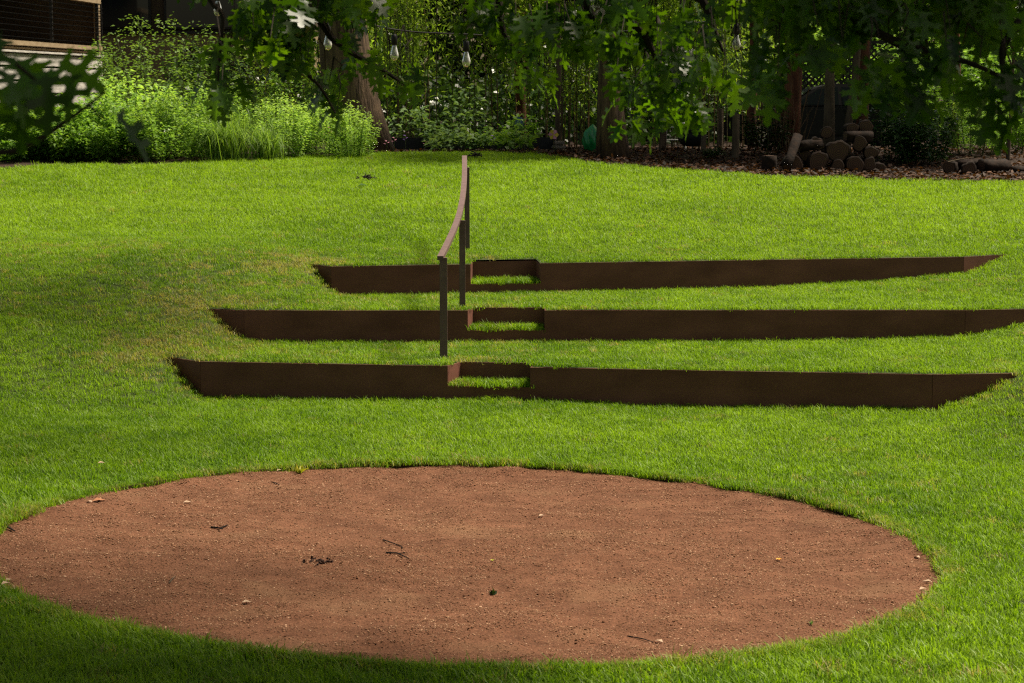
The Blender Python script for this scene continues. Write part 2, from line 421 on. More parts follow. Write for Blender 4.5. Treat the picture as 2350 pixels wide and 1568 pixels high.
# thin steel edging round it
V = []; Fs = []; na = 128; aa = np.linspace(0, 2 * np.pi, na + 1)[:-1]
for (r, dz) in ((PITR - .003, -.14), (PITR - .003, .014), (PITR + .005, .014), (PITR + .005, -.14)):
    X = PITC[0] + np.cos(aa) * r; Y = PITC[1] + np.sin(aa) * r; V += list(zip(X, Y, floorZ(X, Y) + dz))
for i in range(4):
    for j in range(na): Fs.append((i * na + j, i * na + (j + 1) % na, ((i + 1) % 4) * na + (j + 1) % na, ((i + 1) % 4) * na + j))
o = mesh_obj('steel_edging', V, Fs, M['edging']); tag(o, 'thin rusty steel edging strip round the brown gravel circle', 'edging')

# ------------------------------------------------------------------ the three steel walls
TH = .012
def plate(name, poly, origin, u, parent, mat=None):
    """poly in (s,z) on the plane through origin along u, 12 mm thick towards the bank"""
    n = np.array([-u[1], u[0]]); V = []
    for off in (0, TH):
        for s, z in poly: V.append((origin[0] + u[0] * s + n[0] * off, origin[1] + u[1] * s + n[1] * off, z))
    k = len(poly); Fs = [tuple(range(k)), tuple(range(k, 2 * k))[::-1]] + [(i, i + k, (i + 1) % k + k, (i + 1) % k) for i in range(k)]
    return mesh_obj(name, V, Fs, mat or M['corten'], parent)
WL = {1: 'lowest of three long dark brown steel retaining walls, nearest the gravel circle',
      2: 'middle one of the three long dark brown steel retaining walls in the lawn',
      3: 'highest of three long dark brown steel retaining walls, below the upper lawn'}
for k in (1, 2, 3):
    W = [np.array(w) for w in WALL[k]]; c = (W[1] + W[2]) / 2
    root = empty('retaining_wall', (c[0], c[1], TOP[k] - .3), WL[k], 'retaining wall', 'steel retaining walls stepping up the bank')
    u = (W[2] - W[1]) / np.linalg.norm(W[2] - W[1]); n = np.array([-u[1], u[0]]); T = TOP[k]; bot = T - .55
    A, B = (np.array(p) for p in NOTCH[k]); sa, sb = (A - W[1]) @ u, (B - W[1]) @ u; Ln = np.linalg.norm(W[2] - W[1])
    plate('face_panel', [(0, bot), (Ln, bot), (Ln, T), (sb, T), (sb, LIPZ[k]), (sa, LIPZ[k]), (sa, T), (0, T)], W[1], u, root)
    for P, Q, s0, s1 in ((W[0], W[1], 0, -.004), (W[2], W[3], .004, 0)):
        ur = (Q - P) / np.linalg.norm(Q - P); Lr = np.linalg.norm(Q - P)
        plate('end_panel', [(s0, bot), (Lr + s1, bot), (Lr + s1, T - .001), (s0, T - .001)], P, ur, root)
    # cheeks of the step: run back into the bank
    for P0, P1_, sg in ((A, NBACK[k][0], 0), (B, NBACK[k][1], 1)):
        uc = (P1_ - P0) / np.linalg.norm(P1_ - P0); Lc = np.linalg.norm(P1_ - P0)
        plate('step_cheek', [(TH + .002, LIPZ[k] - .1), (Lc, LIPZ[k] - .1), (Lc, T), (TH + .002, T)], P0 + (u * TH if sg else 0), uc, root)
    R0, R1 = NBACK[k]; plate('step_riser', [(0, LIPZ[k] - .1), (np.linalg.norm(R1 - R0), LIPZ[k] - .1), (np.linalg.norm(R1 - R0), T + .002), (0, T + .002)], R0 + n * .001, u, root)

# ------------------------------------------------------------------ handrail
P1, P2b, P3 = at_z(1017, 829, .30), at_z(1061, 707, .60), at_z(1072, 583, gz(-.52, 25.5))
SL = .122; z0 = 1.27; y0 = P1[1]
def on_slope(px, py):
    d = ray(px, py); t = (z0 - SL * y0 - EYE) / (d[2] - SL * d[1]); return CAMP + t * d
hr = empty('handrail', tuple(P1), 'curved dark brown metal handrail on three square posts beside the steps', 'handrail')
ctrl = [on_slope(*q) for q in [(1010.5, 588), (1027, 555), (1042, 522), (1053, 492), (1060.5, 458), (1064.5, 425), (1066, 395), (1066, 357)]]
# smooth the path
C = np.array(ctrl); tt = np.linspace(0, len(C) - 1, 29)
def catm(t):
    i = min(int(t), len(C) - 2); f_ = t - i; p0, p1, p2, p3 = C[max(i - 1, 0)], C[i], C[i + 1], C[min(i + 2, len(C) - 1)]
    return .5 * (2 * p1 + (p2 - p0) * f_ + (2 * p0 - 5 * p1 + 4 * p2 - p3) * f_ ** 2 + (3 * p1 - p0 - 3 * p2 + p3) * f_ ** 3)
path = np.array([catm(t) for t in tt])
hw, ht = .030, .020
V = []; Fs = []
for i, p in enumerate(path):
    d = path[min(i + 1, len(path) - 1)] - path[max(i - 1, 0)]; d = d[:2] / np.linalg.norm(d[:2]); s = np.array([d[1], -d[0]])
    for a, b_ in ((-1, 0), (1, 0), (1, -1), (-1, -1)): V.append((p[0] + s[0] * hw * a, p[1] + s[1] * hw * a, p[2] + b_ * 2 * ht))
m_ = len(path)
for i in range(m_ - 1):
    for k in range(4): Fs.append((i * 4 + k, i * 4 + (k + 1) % 4, i * 4 + 4 + (k + 1) % 4, i * 4 + 4 + k))
Fs += [(3, 2, 1, 0), tuple(range((m_ - 1) * 4, m_ * 4))]
mesh_obj('top_rail', V, Fs, M['rail'], hr)
def rail_z(y): return float(np.interp(y, path[:, 1], path[:, 2]))
for p, w, d_ in ((P1, .072, .05), (P2b, .062, .05), (P3, .060, .05)):
    yy = (path[0, 1] + .027 if p is P1 else p[1] + .05); top = rail_z(yy) - ht; bz = p[2] - .1
    j = np.argmin(abs(path[:, 1] - yy)); x_top = path[j, 0] if p is P1 else p[0]
    q = MB().box((p[0], yy, (top + bz) / 2), (w, d_, top - bz)).build('post', M['rail'], hr, bevel=.002)
# ------------------------------------------------------------------ instanced ground cover (grass blades, gravel, litter)
def scatter(name, pts, rot, scl, idx, tone, dry, variants, mat):
    """one object: points carrying tufts by geometry nodes"""
    me = bpy.data.meshes.new(name); me.vertices.add(len(pts)); me.vertices.foreach_set('co', np.asarray(pts, np.float32).ravel())
    a = me.attributes.new('rot', 'FLOAT_VECTOR', 'POINT'); a.data.foreach_set('vector', np.asarray(rot, np.float32).ravel())
    for n_, v_ in (('scl', scl), ('tone', tone), ('dry', dry)):
        a = me.attributes.new(n_, 'FLOAT', 'POINT'); a.data.foreach_set('value', np.asarray(v_, np.float32))
    a = me.attributes.new('idx', 'INT', 'POINT'); a.data.foreach_set('value', np.asarray(idx, np.int32))
    o = link(name, me)
    col = bpy.data.collections.new(name + '_pieces')
    for v in variants:
        if not v.materials: v.materials.append(mat)
        col.objects.link(bpy.data.objects.new(v.name, v))
    g = bpy.data.node_groups.new(name + '_scatter', 'GeometryNodeTree')
    g.interface.new_socket('Geometry', in_out='INPUT', socket_type='NodeSocketGeometry')
    g.interface.new_socket('Geometry', in_out='OUTPUT', socket_type='NodeSocketGeometry')
    N, L = g.nodes, g.links
    gi, go = N.new('NodeGroupInput'), N.new('NodeGroupOutput')
    ci = N.new('GeometryNodeCollectionInfo'); ci.inputs['Collection'].default_value = col
    ci.inputs['Separate Children'].default_value = True; ci.inputs['Reset Children'].default_value = True
    ip = N.new('GeometryNodeInstanceOnPoints'); ip.inputs['Pick Instance'].default_value = True
    def na(n_, t):
        q = N.new('GeometryNodeInputNamedAttribute'); q.data_type = t; q.inputs['Name'].default_value = n_; return q.outputs['Attribute']
    er = N.new('FunctionNodeEulerToRotation')
    L.new(na('rot', 'FLOAT_VECTOR'), er.inputs[0]); L.new(er.outputs[0], ip.inputs['Rotation'])
    L.new(na('scl', 'FLOAT'), ip.inputs['Scale']); L.new(na('idx', 'INT'), ip.inputs['Instance Index'])
    L.new(gi.outputs[0], ip.inputs['Points']); L.new(ci.outputs[0], ip.inputs['Instance']); L.new(ip.outputs[0], go.inputs[0])
    md = o.modifiers.new('scatter', 'NODES'); md.node_group = g
    return o
def tuft(name, nb, rad, hmin, hmax, wid, lean, seed):
    r = np.random.default_rng(seed); V = []; Fs3 = []; T = []
    for i in range(nb):
        T += [r.uniform(-1, 1)] * 5
        q = r.uniform(0, 2 * np.pi); d = rad * math.sqrt(r.uniform(0, 1)); bx, by = d * math.cos(q), d * math.sin(q)
        h = r.uniform(hmin, hmax); w = wid * r.uniform(.7, 1.3); f_ = r.uniform(0, 2 * np.pi)
        lx, ly = math.cos(f_), math.sin(f_); sx, sy = -ly, lx; le = h * lean * r.uniform(.1, 1.2)
        o = len(V)
        for t, ww in ((0, 1), (.5, .85)):
            ox, oy = bx + lx * le * t * t, by + ly * le * t * t
            V += [(ox - sx * w * ww / 2, oy - sy * w * ww / 2, h * t), (ox + sx * w * ww / 2, oy + sy * w * ww / 2, h * t)]
        V.append((bx + lx * le, by + ly * le, h * (1 - .25 * min(1, le / h))))
        Fs3 += [(o, o + 1, o + 3), (o, o + 3, o + 2), (o + 2, o + 3, o + 4)]
    return fast_mesh(name, V, np.array(Fs3), {'blade': T})

# grass: green blades, straw where dry
m, N, L, b = new_mat('grass_blades')
at = N.new('ShaderNodeAttribute'); at.attribute_type = 'INSTANCER'; at.attribute_name = 'tone'
ad = N.new('ShaderNodeAttribute'); ad.attribute_type = 'INSTANCER'; ad.attribute_name = 'dry'
cr = N.new('ShaderNodeValToRGB'); cr.color_ramp.elements[0].color = (0.085, 0.185, 0.006, 1); cr.color_ramp.elements[1].color = (0.275, 0.425, 0.024, 1)
e = cr.color_ramp.elements.new(.5); e.color = (0.182, 0.308, 0.012, 1)
ab = N.new('ShaderNodeAttribute'); ab.attribute_name = 'blade'; ma = N.new('ShaderNodeMath'); ma.operation = 'MULTIPLY_ADD'
L.new(ab.outputs['Fac'], ma.inputs[0]); ma.inputs[1].default_value = .24; L.new(at.outputs['Fac'], ma.inputs[2]); L.new(ma.outputs[0], cr.inputs['Fac'])
mx = N.new('ShaderNodeMix'); mx.data_type = 'RGBA'; L.new(ad.outputs['Fac'], mx.inputs['Factor']); L.new(cr.outputs[0], mx.inputs['A'])
mx.inputs['B'].default_value = (0.36, 0.30, 0.12, 1)
L.new(mx.outputs['Result'], b.inputs['Base Color']); b.inputs['Roughness'].default_value = .5; b.inputs['Specular IOR Level'].default_value = .3
tr = N.new('ShaderNodeBsdfTranslucent'); mu = N.new('ShaderNodeMix'); mu.data_type = 'RGBA'; mu.blend_type = 'MULTIPLY'; mu.inputs['Factor'].default_value = 1
L.new(mx.outputs['Result'], mu.inputs['A']); mu.inputs['B'].default_value = (1.18, 1.22, .50, 1); L.new(mu.outputs['Result'], tr.inputs['Color'])
ms = N.new('ShaderNodeMixShader'); ms.inputs[0].default_value = .5; L.new(b.outputs[0], ms.inputs[1]); L.new(tr.outputs[0], ms.inputs[2])
L.new(ms.outputs[0], N['Material Output'].inputs['Surface'])
M['grass'] = m
tufts = [tuft('grass_tuft', 32, .075, .022, .052, .0048, 1.0, 100 + i) for i in range(6)]
tufts += [tuft('grass_tuft', 26, .06, .035, .075, .0048, 1.0, 200 + i) for i in range(4)]   # longer, at edges and in the shade
def frustum_x(y): return y * 1175 / F
P_ = []
def sample(y0, y1, dens, pad):
    hw_ = frustum_x(y1) + pad; st = 1 / math.sqrt(dens); gx, gy = np.meshgrid(np.arange(-hw_, hw_, st), np.arange(y0, y1, st)); n_ = gx.size
    x = gx.ravel() + rng.uniform(-.55, .55, n_) * st; y = gy.ravel() + rng.uniform(-.55, .55, n_) * st; k = np.abs(x) < frustum_x(y) + pad
    return x[k], y[k]
X = []; Y = []; S = []
for y0, y1, dens, pad, s in ((8.6, 12, 230, 1.2, 1.3), (12, 17, 210, 1.2, 1.22), (17, 22, 220, 1.6, 1.08), (22, 27, 190, 1.8, 1.05), (27, 33, 105, 2.0, 1.35), (33, 41, 80, 2.0, 1.5)):
    x, y = sample(y0, y1, dens, pad); X.append(x); Y.append(y); S.append(np.full(len(x), s))
X = np.concatenate(X); Y = np.concatenate(Y); S = np.concatenate(S)
# fringes: notch treads, wall feet, circle rim, wall heads
fxs, fys, fl = [], [], []
for k in (1, 2, 3):
    A, B = (np.array(p) for p in NOTCH[k]); u = (B - A) / np.linalg.norm(B - A); nn = np.array([-u[1], u[0]])
    n_ = 130; s = rng.uniform(.03, np.linalg.norm(B - A) - .03, n_); t = rng.uniform(.03, NDEP[k] - .02, n_)
    fxs.append(A[0] + u[0] * s + nn[0] * t); fys.append(A[1] + u[1] * s + nn[1] * t); fl.append(np.full(n_, 1.0))
    W = [np.array(w) for w in WALL[k]]
    for P, Q in zip(W[:-1], W[1:]):
        Ls = np.linalg.norm(Q - P); uu = (Q - P) / Ls; n2 = np.array([-uu[1], uu[0]]); n_ = int(Ls * 26)
        s = rng.uniform(0, Ls, n_); t = -rng.uniform(.015, .07, n_); fxs.append(P[0] + uu[0] * s + n2[0] * t); fys.append(P[1] + uu[1] * s + n2[1] * t); fl.append(np.full(n_, 1.0))
        n_ = int(Ls * 18); s = rng.uniform(0, Ls, n_); t = rng.uniform(.05, .10, n_); fxs.append(P[0] + uu[0] * s + n2[0] * t); fys.append(P[1] + uu[1] * s + n2[1] * t); fl.append(np.full(n_, 0.0))
n_ = 3600; q = rng.uniform(0, 2 * np.pi, n_); rr = PITR + rng.uniform(-.012, .08, n_)
fxs.append(PITC[0] + np.cos(q) * rr); fys.append(PITC[1] + np.sin(q) * rr); fl.append(np.full(n_, 1.0))
X = np.concatenate([X] + fxs); Y = np.concatenate([Y] + fys); S = np.concatenate([S, np.full(sum(map(len, fxs)), .95)]); LONG = np.concatenate([np.zeros(len(X) - sum(map(len, fl))), np.concatenate(fl)])
pd = np.hypot(X - PITC[0], Y - PITC[1]) - PITR
keep = (pd > .0 + .05 * (vnoise(X, Y, .13, 31) - .5) + .012 * (vnoise(X, Y, .5, 33) - .5)) & (Y < edgeY(X) + (vnoise(X, Y, .5, 32) - .55) * .7)
notch_any = np.zeros(len(X), bool)
for k in (1, 2, 3):
    near_edge = (Y - wallY(k, X)) ; isn = in_notch(k, X, Y); notch_any |= isn
    xin = (X > WALL[k][0][0]) & (X < WALL[k][3][0])
    keep &= ~(xin & (near_edge > -.012) & (near_edge < .05) & ~isn)
    keep &= ~(in_notch(k, X, Y, .025) & ~in_notch(k, X, Y, -.012))
    A, B = (np.array(p) for p in NOTCH[k])
X, Y, S, LONG, notch_any = X[keep], Y[keep], S[keep], LONG[keep], notch_any[keep]
Z = ground(X, Y)
# dry patches: left ends of the walls, brow of the left bank, head of each step, circle rim
dry = .12 * np.clip((vnoise(X, Y, .9, 41) - .62) * 3, 0, 1) + .10 * np.clip((vnoise(X, Y, .22, 42) - .66) * 3, 0, 1)
for k in (1, 2, 3):
    ex, ey = WALL[k][0]; dry += 1.3 * np.exp(-(((X - ex + .12) / .50) ** 2 + ((Y - ey) / .60) ** 2)) * (.4 + .9 * vnoise(X, Y, .15, 43))
    A, B = (np.array(p) for p in NOTCH[k]); mid_ = (A + B) / 2; d2 = np.exp(-(((X - A[0] - .15) / .28) ** 2 + ((Y - A[1] - NDEP[k] - .10) / .12) ** 2)); dry += .9 * d2 * vnoise(X, Y, .08, 44) * 1.4
ex, ey = WALL[1][3]; dry += .55 * np.exp(-(((X - ex) / .5) ** 2 + ((Y - ey + .1) / .4) ** 2)) * vnoise(X, Y, .15, 45)
band = sstep(-1.6, -3.6, X) * np.exp(-((Y - 24.0) / 3.4) ** 2); dry += .16 * band * np.clip(vnoise(X, Y, .3, 46) * 1.7 - .5, 0, 1); dry += .22 * ((which(X, Y) == 1) | (which(X, Y) == 2)) * sstep(3, -2, X) * vnoise(X, Y, .25, 50)
rimd = np.hypot(X - PITC[0], Y - PITC[1]) - PITR; dry += .35 * np.exp(-(rimd / .09) ** 2) * (vnoise(X, Y, .2, 49) > .35)
dry = np.clip(dry, 0, 1) * (1 - .75 * sstep(25.5, 29, Y)); dry = np.where(rng.uniform(0, 1, len(X)) < dry * .8, rng.uniform(.45, 1.0, len(X)), .12 * dry)
tone = np.clip(.5 + (vnoise(X, Y, 2.6, 47) - .5) * .35 + (vnoise(X, Y, .35, 48) - .5) * .5 + rng.normal(0, .08, len(X)) + .24 * sstep(24, 33, Y), 0, 1)
idx = rng.integers(0, 6, len(X)); lng = (LONG > .5) & (rng.uniform(0, 1, len(X)) < .5) | (rng.uniform(0, 1, len(X)) < .05 + .35 * sstep(12.5, 10, Y)); idx = np.where(lng, rng.integers(6, 10, len(X)), idx)
rot = np.stack([rng.normal(0, .13, len(X)), rng.normal(0, .13, len(X)), rng.uniform(0, 6.283, len(X))], 1)
scl = S * rng.uniform(.8, 1.2, len(X)) * np.where(notch_any, 1.15, 1)
o = scatter('grass', np.stack([X, Y, Z], 1), rot, scl, idx, tone, dry, tufts, M['grass']); tag(o, kind='stuff')
print('grass tufts', len(X))

# loose grit on the circle
def pebble(name, seed):
    bm = bmesh.new(); bmesh.ops.create_icosphere(bm, subdivisions=1, radius=1); r = np.random.default_rng(seed)
    for v in bm.verts: v.co = Vector((v.co.x * r.uniform(.75, 1.2), v.co.y * r.uniform(.75, 1.2), v.co.z * r.uniform(.30, .5)))
    me = bpy.data.meshes.new(name); bm.to_mesh(me); bm.free(); return me
n_ = 125000; q = rng.uniform(0, 2 * np.pi, n_); rr = PITR * np.sqrt(rng.uniform(0, 1, n_)) * .997
X = PITC[0] + np.cos(q) * rr; Y = PITC[1] + np.sin(q) * rr
keep = rng.uniform(0, 1, n_) < .5 + .8 * sstep(.3, .62, vnoise(X, Y, .5, 51)) + .5 * sstep(PITR - .4, PITR, rr); X, Y, rr = X[keep], Y[keep], rr[keep]; n_ = len(X)
size = np.exp(rng.normal(math.log(.0034), .36, n_)).clip(.0016, .009)
M['grit'] = leafy('granite_grit', (0.10, 0.045, 0.022), (0.21, 0.106, 0.058), (0.46, 0.29, 0.19), 'inst', 0.0, .9, .1)
rot = np.stack([rng.normal(0, .3, n_), rng.normal(0, .3, n_), rng.uniform(0, 6.28, n_)], 1)
o = scatter('gravel', np.stack([X, Y, gravZ(X, Y) + size * .3], 1), rot, size, rng.integers(0, 4, n_), rng.beta(2, 2.4, n_), np.zeros(n_), [pebble('grit', i) for i in range(4)], M['grit']); tag(o, kind='stuff')
# ------------------------------------------------------------------ foliage helpers
def unit(v): return v / np.maximum(np.linalg.norm(v, axis=1, keepdims=True), 1e-9)
def cards(C, D, Nrm, ln, wd, fold=.25):
    """folded rhombic leaves: base C, pointing along D, blade normal about Nrm"""
    D = unit(D); S = unit(np.cross(D, Nrm)); U = np.cross(S, D)
    ln = np.asarray(ln)[:, None]; wd = np.asarray(wd)[:, None]
    mid = C + D * ln * .42
    Vv = np.stack([C, mid - S * wd / 2 + U * wd * fold, C + D * ln - U * ln * .12, mid + S * wd / 2 + U * wd * fold], 1).reshape(-1, 3)
    n = len(C); return Vv, np.arange(4 * n).reshape(n, 4)
def rvec(n, r=rng): return unit(r.normal(0, 1, (n, 3)))
def foliage(name, parent, C, D, Nrm, ln, wd, tone, mat, kind='stuff'):
    Vv, Fq = cards(local(parent, C), D, Nrm, ln, wd); me = fast_mesh(name, Vv, Fq, {'tone': np.repeat(np.clip(tone, 0, 1), 4)})
    o = link(name, me, mat, parent)
    if kind: o['kind'] = kind
    return o
M['leaf_bed'] = leafy('lime_bed_leaves', (0.085, 0.19, 0.028), (0.19, 0.36, 0.060), (0.42, 0.60, 0.17), trans=.5, rough=.5)
M['leaf_bed2'] = leafy('mid_bed_leaves', (0.065, 0.15, 0.022), (0.14, 0.27, 0.040), (0.32, 0.48, 0.11), trans=.48, rough=.4)
M['leaf_bamboo'] = leafy('bamboo_leaves', (0.08, 0.16, 0.016), (0.22, 0.33, 0.045), (0.48, 0.58, 0.12), trans=.58, tcol=(1.35, 1.4, .6))
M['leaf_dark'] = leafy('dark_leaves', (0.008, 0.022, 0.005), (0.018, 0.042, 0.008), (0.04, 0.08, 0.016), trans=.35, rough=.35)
M['leaf_pale'] = leafy('pale_leaves', (0.06, 0.125, 0.045), (0.12, 0.21, 0.075), (0.23, 0.34, 0.14), trans=.38, rough=.65, spec=.15)
M['leaf_gloss'] = leafy('glossy_leaves', (0.025, 0.065, 0.018), (0.045, 0.105, 0.028), (0.08, 0.16, 0.05), trans=.3, rough=.25, spec=.6)
M['leaf_dark2'] = leafy('airy_shrub_leaves', (0.05, 0.11, 0.018), (0.10, 0.19, 0.035), (0.24, 0.36, 0.09), trans=.45)  # muted green range for the airy shrub by the house
M['blade'] = leafy('arching_blades', (0.08, 0.16, 0.022), (0.15, 0.26, 0.04), (0.30, 0.43, 0.10), trans=.48)
M['stem'] = surf('green_stem', (0.05, 0.07, 0.02), (0.10, 0.12, 0.04), 12, .8)
M['culm'] = surf('bamboo_culm', (0.035, 0.030, 0.010), (0.085, 0.068, 0.026), 5, .5, 0, None, (1, 1, .6))
M['culm_dry'] = surf('dry_bamboo_culm', (0.09, 0.05, 0.02), (0.17, 0.10, 0.05), 5, .6, 0, None, (1, 1, .6))
M['flower_pink'] = surf('pink_petals', (0.55, 0.20, 0.30), (0.75, 0.38, 0.46), 30, .6)
M['flower_purple'] = surf('purple_petals', (0.20, 0.10, 0.40), (0.34, 0.20, 0.55), 30, .6)

def shrub(name, label, x, y, w, h, stems, per, leaf, mat, cat='shrub', group=None, spread=1.0, aspect=.5, tone=.5, start=.25, droop=.2, d=None, tone_top=.25, stem_r=.006, jit=1.0):
    z = gz(x, y); root = empty(name, (x, y, z - .03), label, cat, group); d = d or w
    C = []; D = []; T = []; sm = MB()
    for s in range(stems):
        q = rng.uniform(0, 6.283); rr = math.sqrt(rng.uniform(0, 1)); bx, by = x + math.cos(q) * w * .30 * rr, y + math.sin(q) * d * .30 * rr
        hh = h * (1 - .45 * rr ** 1.6) * rng.uniform(.78, 1.08); tx, ty = x + math.cos(q) * w * .5 * rr * spread, y + math.sin(q) * d * .5 * rr * spread
        p0 = np.array([bx, by, z - .04]); p2 = np.array([tx, ty, z + hh]); p1 = (p0 + p2) / 2 + np.array([math.cos(q), math.sin(q), 0]) * rng.uniform(-.02, .06) * w
        if s % 3 == 0 or stems < 14: sm.tube([p0, p1, p2], [stem_r, stem_r * .8, stem_r * .35], 4, False)
        t = rng.uniform(start, 1.0, per) ** .8; t[0] = 1
        tt = t[:, None]; pos = (1 - tt) ** 2 * p0 + 2 * tt * (1 - tt) * p1 + tt ** 2 * p2
        side = rvec(per); side[:, 2] = side[:, 2] * .3 + .25 - droop
        pos = pos + side * (leaf * .7 * jit) * rng.uniform(.2, 1.4, (per, 1))
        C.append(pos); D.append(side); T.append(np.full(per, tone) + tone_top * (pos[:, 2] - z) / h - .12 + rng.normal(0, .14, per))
    C = np.concatenate(C); D = np.concatenate(D); T = np.concatenate(T); n = len(C)
    nr = rvec(n) * .55; nr[:, 2] += 1
    ln = leaf * rng.uniform(.6, 1.3, n)
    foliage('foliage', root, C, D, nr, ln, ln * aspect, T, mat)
    if sm.V: sm.build('stems', M['stem'], root)['kind'] = 'stuff'
    return root
def grass_clump(name, label, x, y, w, h, n, mat, group=None):
    z = gz(x, y); root = empty(name, (x, y, z), label, 'ornamental grass', group); V = []; Fq = []; T = []
    for i in range(n):
        q = rng.uniform(0, 6.283); L_ = h * rng.uniform(.8, 1.25); R_ = w * .5 * rng.uniform(.35, 1.35); hw_ = .006 * rng.uniform(.7, 1.4)
        b0 = np.array([x + rng.normal(0, w * .12), y + rng.normal(0, w * .12), z]); dr = np.array([math.cos(q), math.sin(q), 0]); sd = np.array([-dr[1], dr[0], 0])
        o = len(V)
        for t in (0, .35, .65, .85, 1):
            p = b0 + dr * R_ * t ** 1.25 + np.array([0, 0, L_ * (1.9 * t - 1.9 * t * t * (.35 + .8 * R_ / w))])
            ww = hw_ * (1 - t ** 2 * .95); V += [p - sd * ww, p + sd * ww]
        Fq += [(o + 2 * j, o + 2 * j + 1, o + 2 * j + 3, o + 2 * j + 2) for j in range(4)]; T += [rng.uniform(.2, .9)] * 10
    o = link('blades', fast_mesh('blades', local(root, V), Fq, {'tone': T}), mat, root); o['kind'] = 'stuff'; return root
def ground_at(px, Y):
    q = at_y(px, 300, Y); return float(q[0]), float(q[1])
def zpx(py, Y): return float(at_y(1175, py, Y)[2])

def crown(parent, c, r, n, leaf, mat, clumps=40, tone=.5, aspect=.55, name='crown'):
    c = np.array(c, float); r = np.array(r, float)
    cc = rvec(clumps) * rng.uniform(.25, 1, (clumps, 1)) ** .5 * r * .85 + c
    k = rng.integers(0, clumps, n); sg = rng.uniform(.16, .34, clumps)[k][:, None] * r.mean()
    C = cc[k] + rvec(n) * rng.uniform(0, 1, (n, 1)) ** .4 * sg
    D = rvec(n); D[:, 2] -= .4; nr = rvec(n) * .7; nr[:, 2] += .8; ln = leaf * rng.uniform(.6, 1.3, n)
    return foliage(name, parent, C, D, nr, ln, ln * aspect, np.clip(tone + rng.normal(0, .2, n), 0, 1), mat)
def trunk_path(p0, p1, n=7, wob=.05):
    p0 = np.array(p0, float); p1 = np.array(p1, float); t = np.linspace(0, 1, n)[:, None]
    P = p0 + (p1 - p0) * t; P[1:-1, :2] += rng.normal(0, wob, (n - 2, 2)); return P
def tree(name, label, px, Y, px_top, py_top, r0, r1, mat, cat='tree', height=None, cr=None, crn=0, leaf=.16, cmat='leaf_dark', flare=1.35, group=None, wob=.03, tone=.5, dz=0.0, sides=12, coff=(0, 0, 0)):
    """trunk from the ground under picture column px up through (px_top, py_top), carried on to height, with a crown above"""
    x, y = ground_at(px, Y); z = gz(x, y); tp = at_y(px_top, py_top, Y + dz); p0 = np.array([x, y, z - .1])
    root = empty(name, (x, y, z), label, cat, group)
    d = (tp - p0); H_ = height or (tp[2] - z + .1); p1 = p0 + d * (H_ / d[2])
    if height: p1[0] = lerp(p1[0], tp[0], .4)
    P = trunk_path(p0, p1, 9, wob); R = np.linspace(r0, r1, 9); R[0] *= flare; R[1] *= (1 + (flare - 1) * .25)
    tb = MB(); tb.tube(P, R, sides, True, .12); tb.build('trunk', M[mat], root, smooth=True)
    if crn:
        lb = MB()
        for i in range(6):
            q = i * 1.05 + rng.uniform(0, .6); a = P[6 + i % 2]; e = p1 + np.array(coff) + np.array([math.cos(q) * cr[0] * .7, math.sin(q) * cr[1] * .7, rng.uniform(.1, .8) * cr[2] * .5])
            lb.tube([a, (a + e) / 2 + np.array([0, 0, .15]), e], [r1 * .7, r1 * .4, r1 * .12], 6)
        lb.build('limb', M[mat], root)['kind'] = 'stuff'
        crown(root, p1 + np.array(coff) + np.array([0, 0, cr[2] * .35]), cr, crn, leaf, M[cmat], 46, tone)
    return root

# ------------------------------------------------------------------ house and deck, far left
M['plank'] = surf('weathered_planks', (0.30, 0.28, 0.26), (0.55, 0.52, 0.49), 3.2, .85, .002, 30, (1, 1, 7), c3=(0.42, 0.395, 0.37))
M['tanwood'] = surf('tan_timber', (0.24, 0.17, 0.10), (0.33, 0.25, 0.16), 4, .8, .002, 40, (1, 1, 4))
M['stucco'] = surf('tan_stucco', (0.20, 0.145, 0.075), (0.26, 0.19, 0.105), 2.2, .95, .003, 60)
M['dark_trim'] = surf('dark_metal_trim', (0.012, 0.011, 0.011), (0.022, 0.02, 0.02), 10, .5)
M['cable'] = surf('dull_black_cable', (0.006, 0.006, 0.006), (0.010, 0.010, 0.010), 9, 1.0, spec=0.0)
M['room'] = surf('dim_porch_wall', (0.045, 0.03, 0.018), (0.075, 0.05, 0.03), 1.2, .9)
mg, Ng, Lg, bgl = new_mat('dark_glass'); bgl.inputs['Base Color'].default_value = (0.012, 0.016, 0.018, 1); bgl.inputs['Roughness'].default_value = .06; bgl.inputs['Specular IOR Level'].default_value = .6
M['glass_dark'] = mg
DR = np.array([-9.55, 52.0]); DL = np.array([-10.05, 43.2]); du = (DL - DR) / np.linalg.norm(DL - DR); dl = float(np.linalg.norm(DL - DR)); dn = np.array([-du[1], du[0]])   # dn points away from the lawn? fixed below
if dn[0] > 0: dn = -dn
Rd = np.array([[du[0], dn[0], 0], [du[1], dn[1], 0], [0, 0, 1]])
def dk(s, off, z): p = DR + du * s + dn * off; return np.array([p[0], p[1], z])
def zr(py): return zpx(py, 52.0)
deck = empty('porch_deck', tuple(dk(0, 0, 1.6)), 'raised timber porch with cable railing above pale horizontal boards at the left edge', 'porch')
def dbox(name, s0, s1, o0, o1, z0_, z1_, mat): 
    return MB().box(dk((s0 + s1) / 2, (o0 + o1) / 2, (z0_ + z1_) / 2), (s1 - s0, o1 - o0, z1_ - z0_), Rd).build(name, M[mat], deck, bevel=.006)
for i, (a, b_) in enumerate(((133, 157), (161, 185), (189, 213), (217, 243))):
    dbox('board', 0, dl, -.0 - .004 * (i % 2), .05, zr(b_), zr(a), 'plank')
dbox('ledge', -.05, dl, -.05, .12, zr(131.5), zr(127), 'plank')
dbox('lower_beam', -.06, dl, .0, .10, zr(117), zr(107), 'tanwood')
